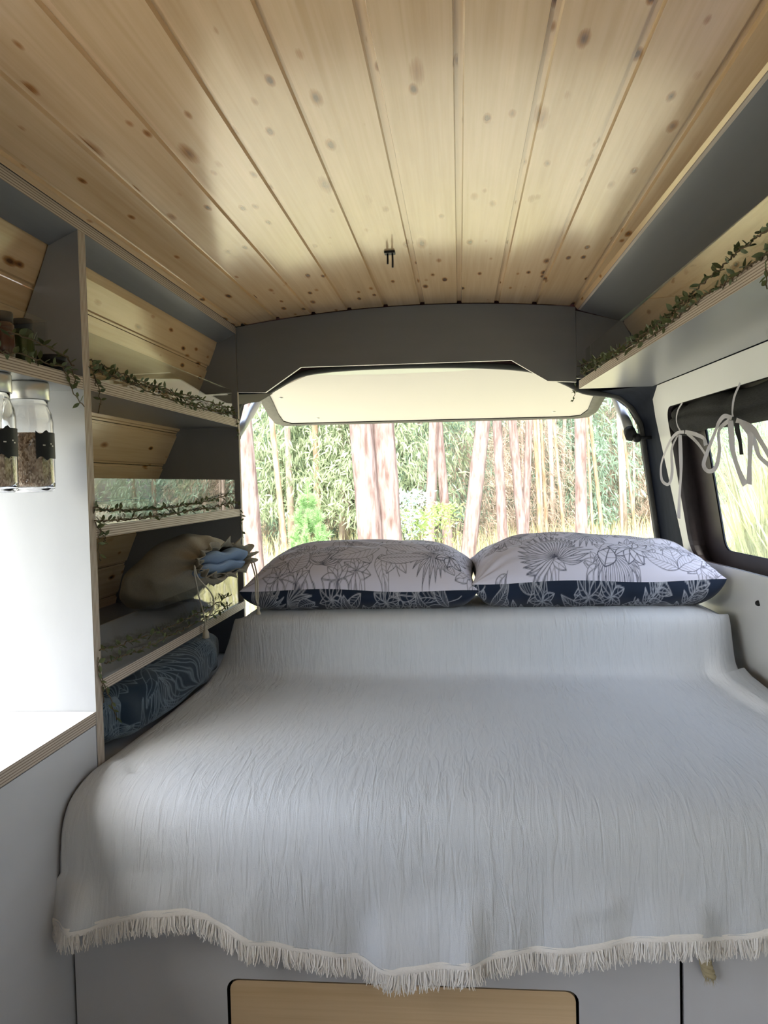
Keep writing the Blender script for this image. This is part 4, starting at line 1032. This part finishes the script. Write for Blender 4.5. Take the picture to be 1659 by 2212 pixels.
# crowns: drooping sprays of long leaves, a few kinds shared between trees
def crown(name, n, box_, m, seed, ln=(.16, .26), wd=.02, zb=1.0):
    r = random.Random(seed); v, f = [], []
    rx, ry, z0, z1 = box_
    for i in range(n):
        q = r.random(); z = z0 + (z1-z0)*q; rad = (1 - .5*abs(2*q-1)**2); a = r.uniform(0, 2*PI); rr_ = math.sqrt(r.random())*rad
        c = Vector((math.cos(a)*rr_*rx, math.sin(a)*rr_*ry, z)); hd = Vector((math.cos(a + r.uniform(-1,1)), math.sin(a + r.uniform(-1,1)), 0))
        for k in range(11):
            p = c + hd*(k*.035) + Vector((r.uniform(-.12,.12), r.uniform(-.12,.12), -.01*k*k*.3 + r.uniform(-.1,.1)))
            d = (hd*r.uniform(-.2,.8) + Vector((r.uniform(-.5,.5), r.uniform(-.5,.5), r.uniform(-1.3,.1)))).normalized()*r.uniform(*ln)
            s = d.cross(Vector((r.uniform(-1,1), r.uniform(-1,1), r.uniform(-.3,.3)))).normalized()*wd
            b = len(v); v += [p, p + d*.45 + s, p + d + Vector((0,0,-.03)), p + d*.45 - s]; f.append((b, b+1, b+2, b+3))
    me = bpy.data.meshes.new(name); me.from_pydata([tuple(p) for p in v], [], f); me.update(); me.materials.append(m); return me
M_l1 = leafmat('eucalyptus_leaf_grey_green', (.33,.45,.35), .4, .4); M_l2 = leafmat('eucalyptus_leaf_olive', (.39,.46,.30), .4, .4); M_l3 = leafmat('dry_twig_brown', (.46,.36,.29), .4, .25)
CR = [crown('foliage', 620, (1.9, 1.5, .4, 8.0), M_l1, 1), crown('foliage', 560, (1.6, 1.5, 1.2, 8.0), M_l2, 2), crown('foliage', 520, (2.2, 1.3, .2, 6.5), M_l1, 3), crown('foliage', 420, (1.8, 1.4, .1, 4.2), M_l3, 4, (.25, .5), .008)]
kinds = ['drooping grey green eucalyptus in the forest wall', 'drooping olive green eucalyptus in the forest wall', 'broad grey green eucalyptus in the forest wall', 'dry brown thicket between the forest trunks']
r = random.Random(3)
def euc(px, D, k, s=1.0, label=None):
    base = P(px, 1042, Y=D); base.z = GZ
    t = thing('eucalyptus_tree' if k < 3 else 'dry_thicket', base, label or kinds[k], 'tree' if k < 3 else 'thicket', 'forest wall: ' + kinds[k])
    t.rotation_euler.z = r.uniform(0, 6.28); t.scale = (s, s, s)
    o = bpy.data.objects.new('foliage', CR[k]); COL.objects.link(o); o.parent = t
    if k < 3:
        o = tube('trunk', [(0,0,-.1), (.05,0,3), (-.03,.05,6), (0,0,8)], [.09,.075,.05,.02], M_thin, None, 7); o.parent = t
for i in range(22): euc(500 + i*45 + r.uniform(-15, 15), r.uniform(18.5, 23) if i < 11 else r.uniform(25, 31), r.choice([0, 0, 2, 1]) if i < 12 else r.choice([1, 0, 0, 3]), r.uniform(.85, 1.15))
for i in range(26): euc(470 + i*42 + r.uniform(-20, 20), r.uniform(32, 42), r.choice([0, 1, 2, 3]), r.uniform(1.0, 1.4))
for i in range(13): euc(560 + i*75 + r.uniform(-20, 20), r.uniform(20, 30), 3, r.uniform(.7, 1.0))
for i in range(22): euc(440 + i*60 + r.uniform(-20, 20), r.uniform(48, 60), r.choice([0, 1, 2]), r.uniform(1.5, 2.0))

# young pine, bright green
yp = thing('young_pine', (0, 0, 0), 'bright green young pine in front of the forest', 'tree')
tip = P(664, 1033, Y=9.5); yp.location = (tip.x, tip.y, GZ); Hh = tip.z - GZ
tube('trunk', [yp.location, yp.location + Vector((0,0,Hh*.95))], [.03, .008], M_eub, yp, 8)
v, f = [], []; r = random.Random(8)
def needles(base, d, L, n, nl):
    for i in range(n):
        p = base + d*L*r.random(); q = (d*r.uniform(.3, 1.2) + Vector((r.uniform(-1,1), r.uniform(-1,1), r.uniform(-.6,1))).normalized()*.8).normalized()*nl*r.uniform(.7, 1.2)
        s = q.cross(Vector((r.uniform(-1,1), r.uniform(-1,1), .2))).normalized()*.0035; b = len(v); v.extend([p - s, p + s, p + q]); f.append((b, b+1, b+2))
needles(Vector((0,0,Hh*.74)), Vector((0,0,1)), Hh*.24, 700, .07)
for zf, cnt, L in ((.80, 4, .16), (.66, 6, .26), (.52, 7, .34), (.38, 8, .42), (.24, 8, .50)):
    for k in range(cnt):
        a = 2*PI*k/cnt + zf*9; base = Vector((0, 0, Hh*zf)); d = Vector((math.cos(a)*.75, math.sin(a)*.75, .75)).normalized()
        needles(base, d, L, 420, .085)
        needles(base + d*L*.7, Vector((0,0,1)), L*.5, 240, .08)
o = mk('needles', v, f, leafmat('pine_needles_bright', (.36,.55,.27), .25, .4)); o.parent = yp; tag(o, kind='stuff')
# pale leaved saplings beside the fused pair
M_pale = leafmat('sapling_leaf_pale_blue', (.52,.62,.60), .25, .35); M_lime = leafmat('sapling_leaf_lime', (.40,.52,.20), .3, .4)
for (px, py, D, mm, lab, hgt) in ((885, 1075, 12.5, M_pale, 'pale blue leaved sapling right of the fused trunks', 1.0), (958, 1100, 14.5, M_lime, 'lime green leafy sapling before the slender twin trunks', .8), (905, 1120, 13, M_lime, 'small lime green bush between the sapling and the twin trunks', .5)):
    tp = P(px, py, Y=D); t = thing('sapling', (tp.x, tp.y, GZ), lab, 'shrub'); Hh = tp.z - GZ
    tube('stem', [t.location, t.location + Vector((.02, 0, Hh))], [.015, .005], M_eub, t, 6)
    v, f = [], []
    for i in range(420):
        c = Vector((r.gauss(0, .16), r.gauss(0, .16), Hh - abs(r.gauss(0, .35))*hgt + .1)); d = Vector((r.uniform(-1,1), r.uniform(-1,1), r.uniform(-.6,.8))).normalized()*r.uniform(.06,.12); s = d.cross(Vector((r.uniform(-1,1), r.uniform(-1,1), .3))).normalized()*.017
        b = len(v); v += [c, c + d*.5 + s, c + d, c + d*.5 - s]; f.append((b, b+1, b+2, b+3))
    o = mk('foliage', v, f, mm); o.parent = t
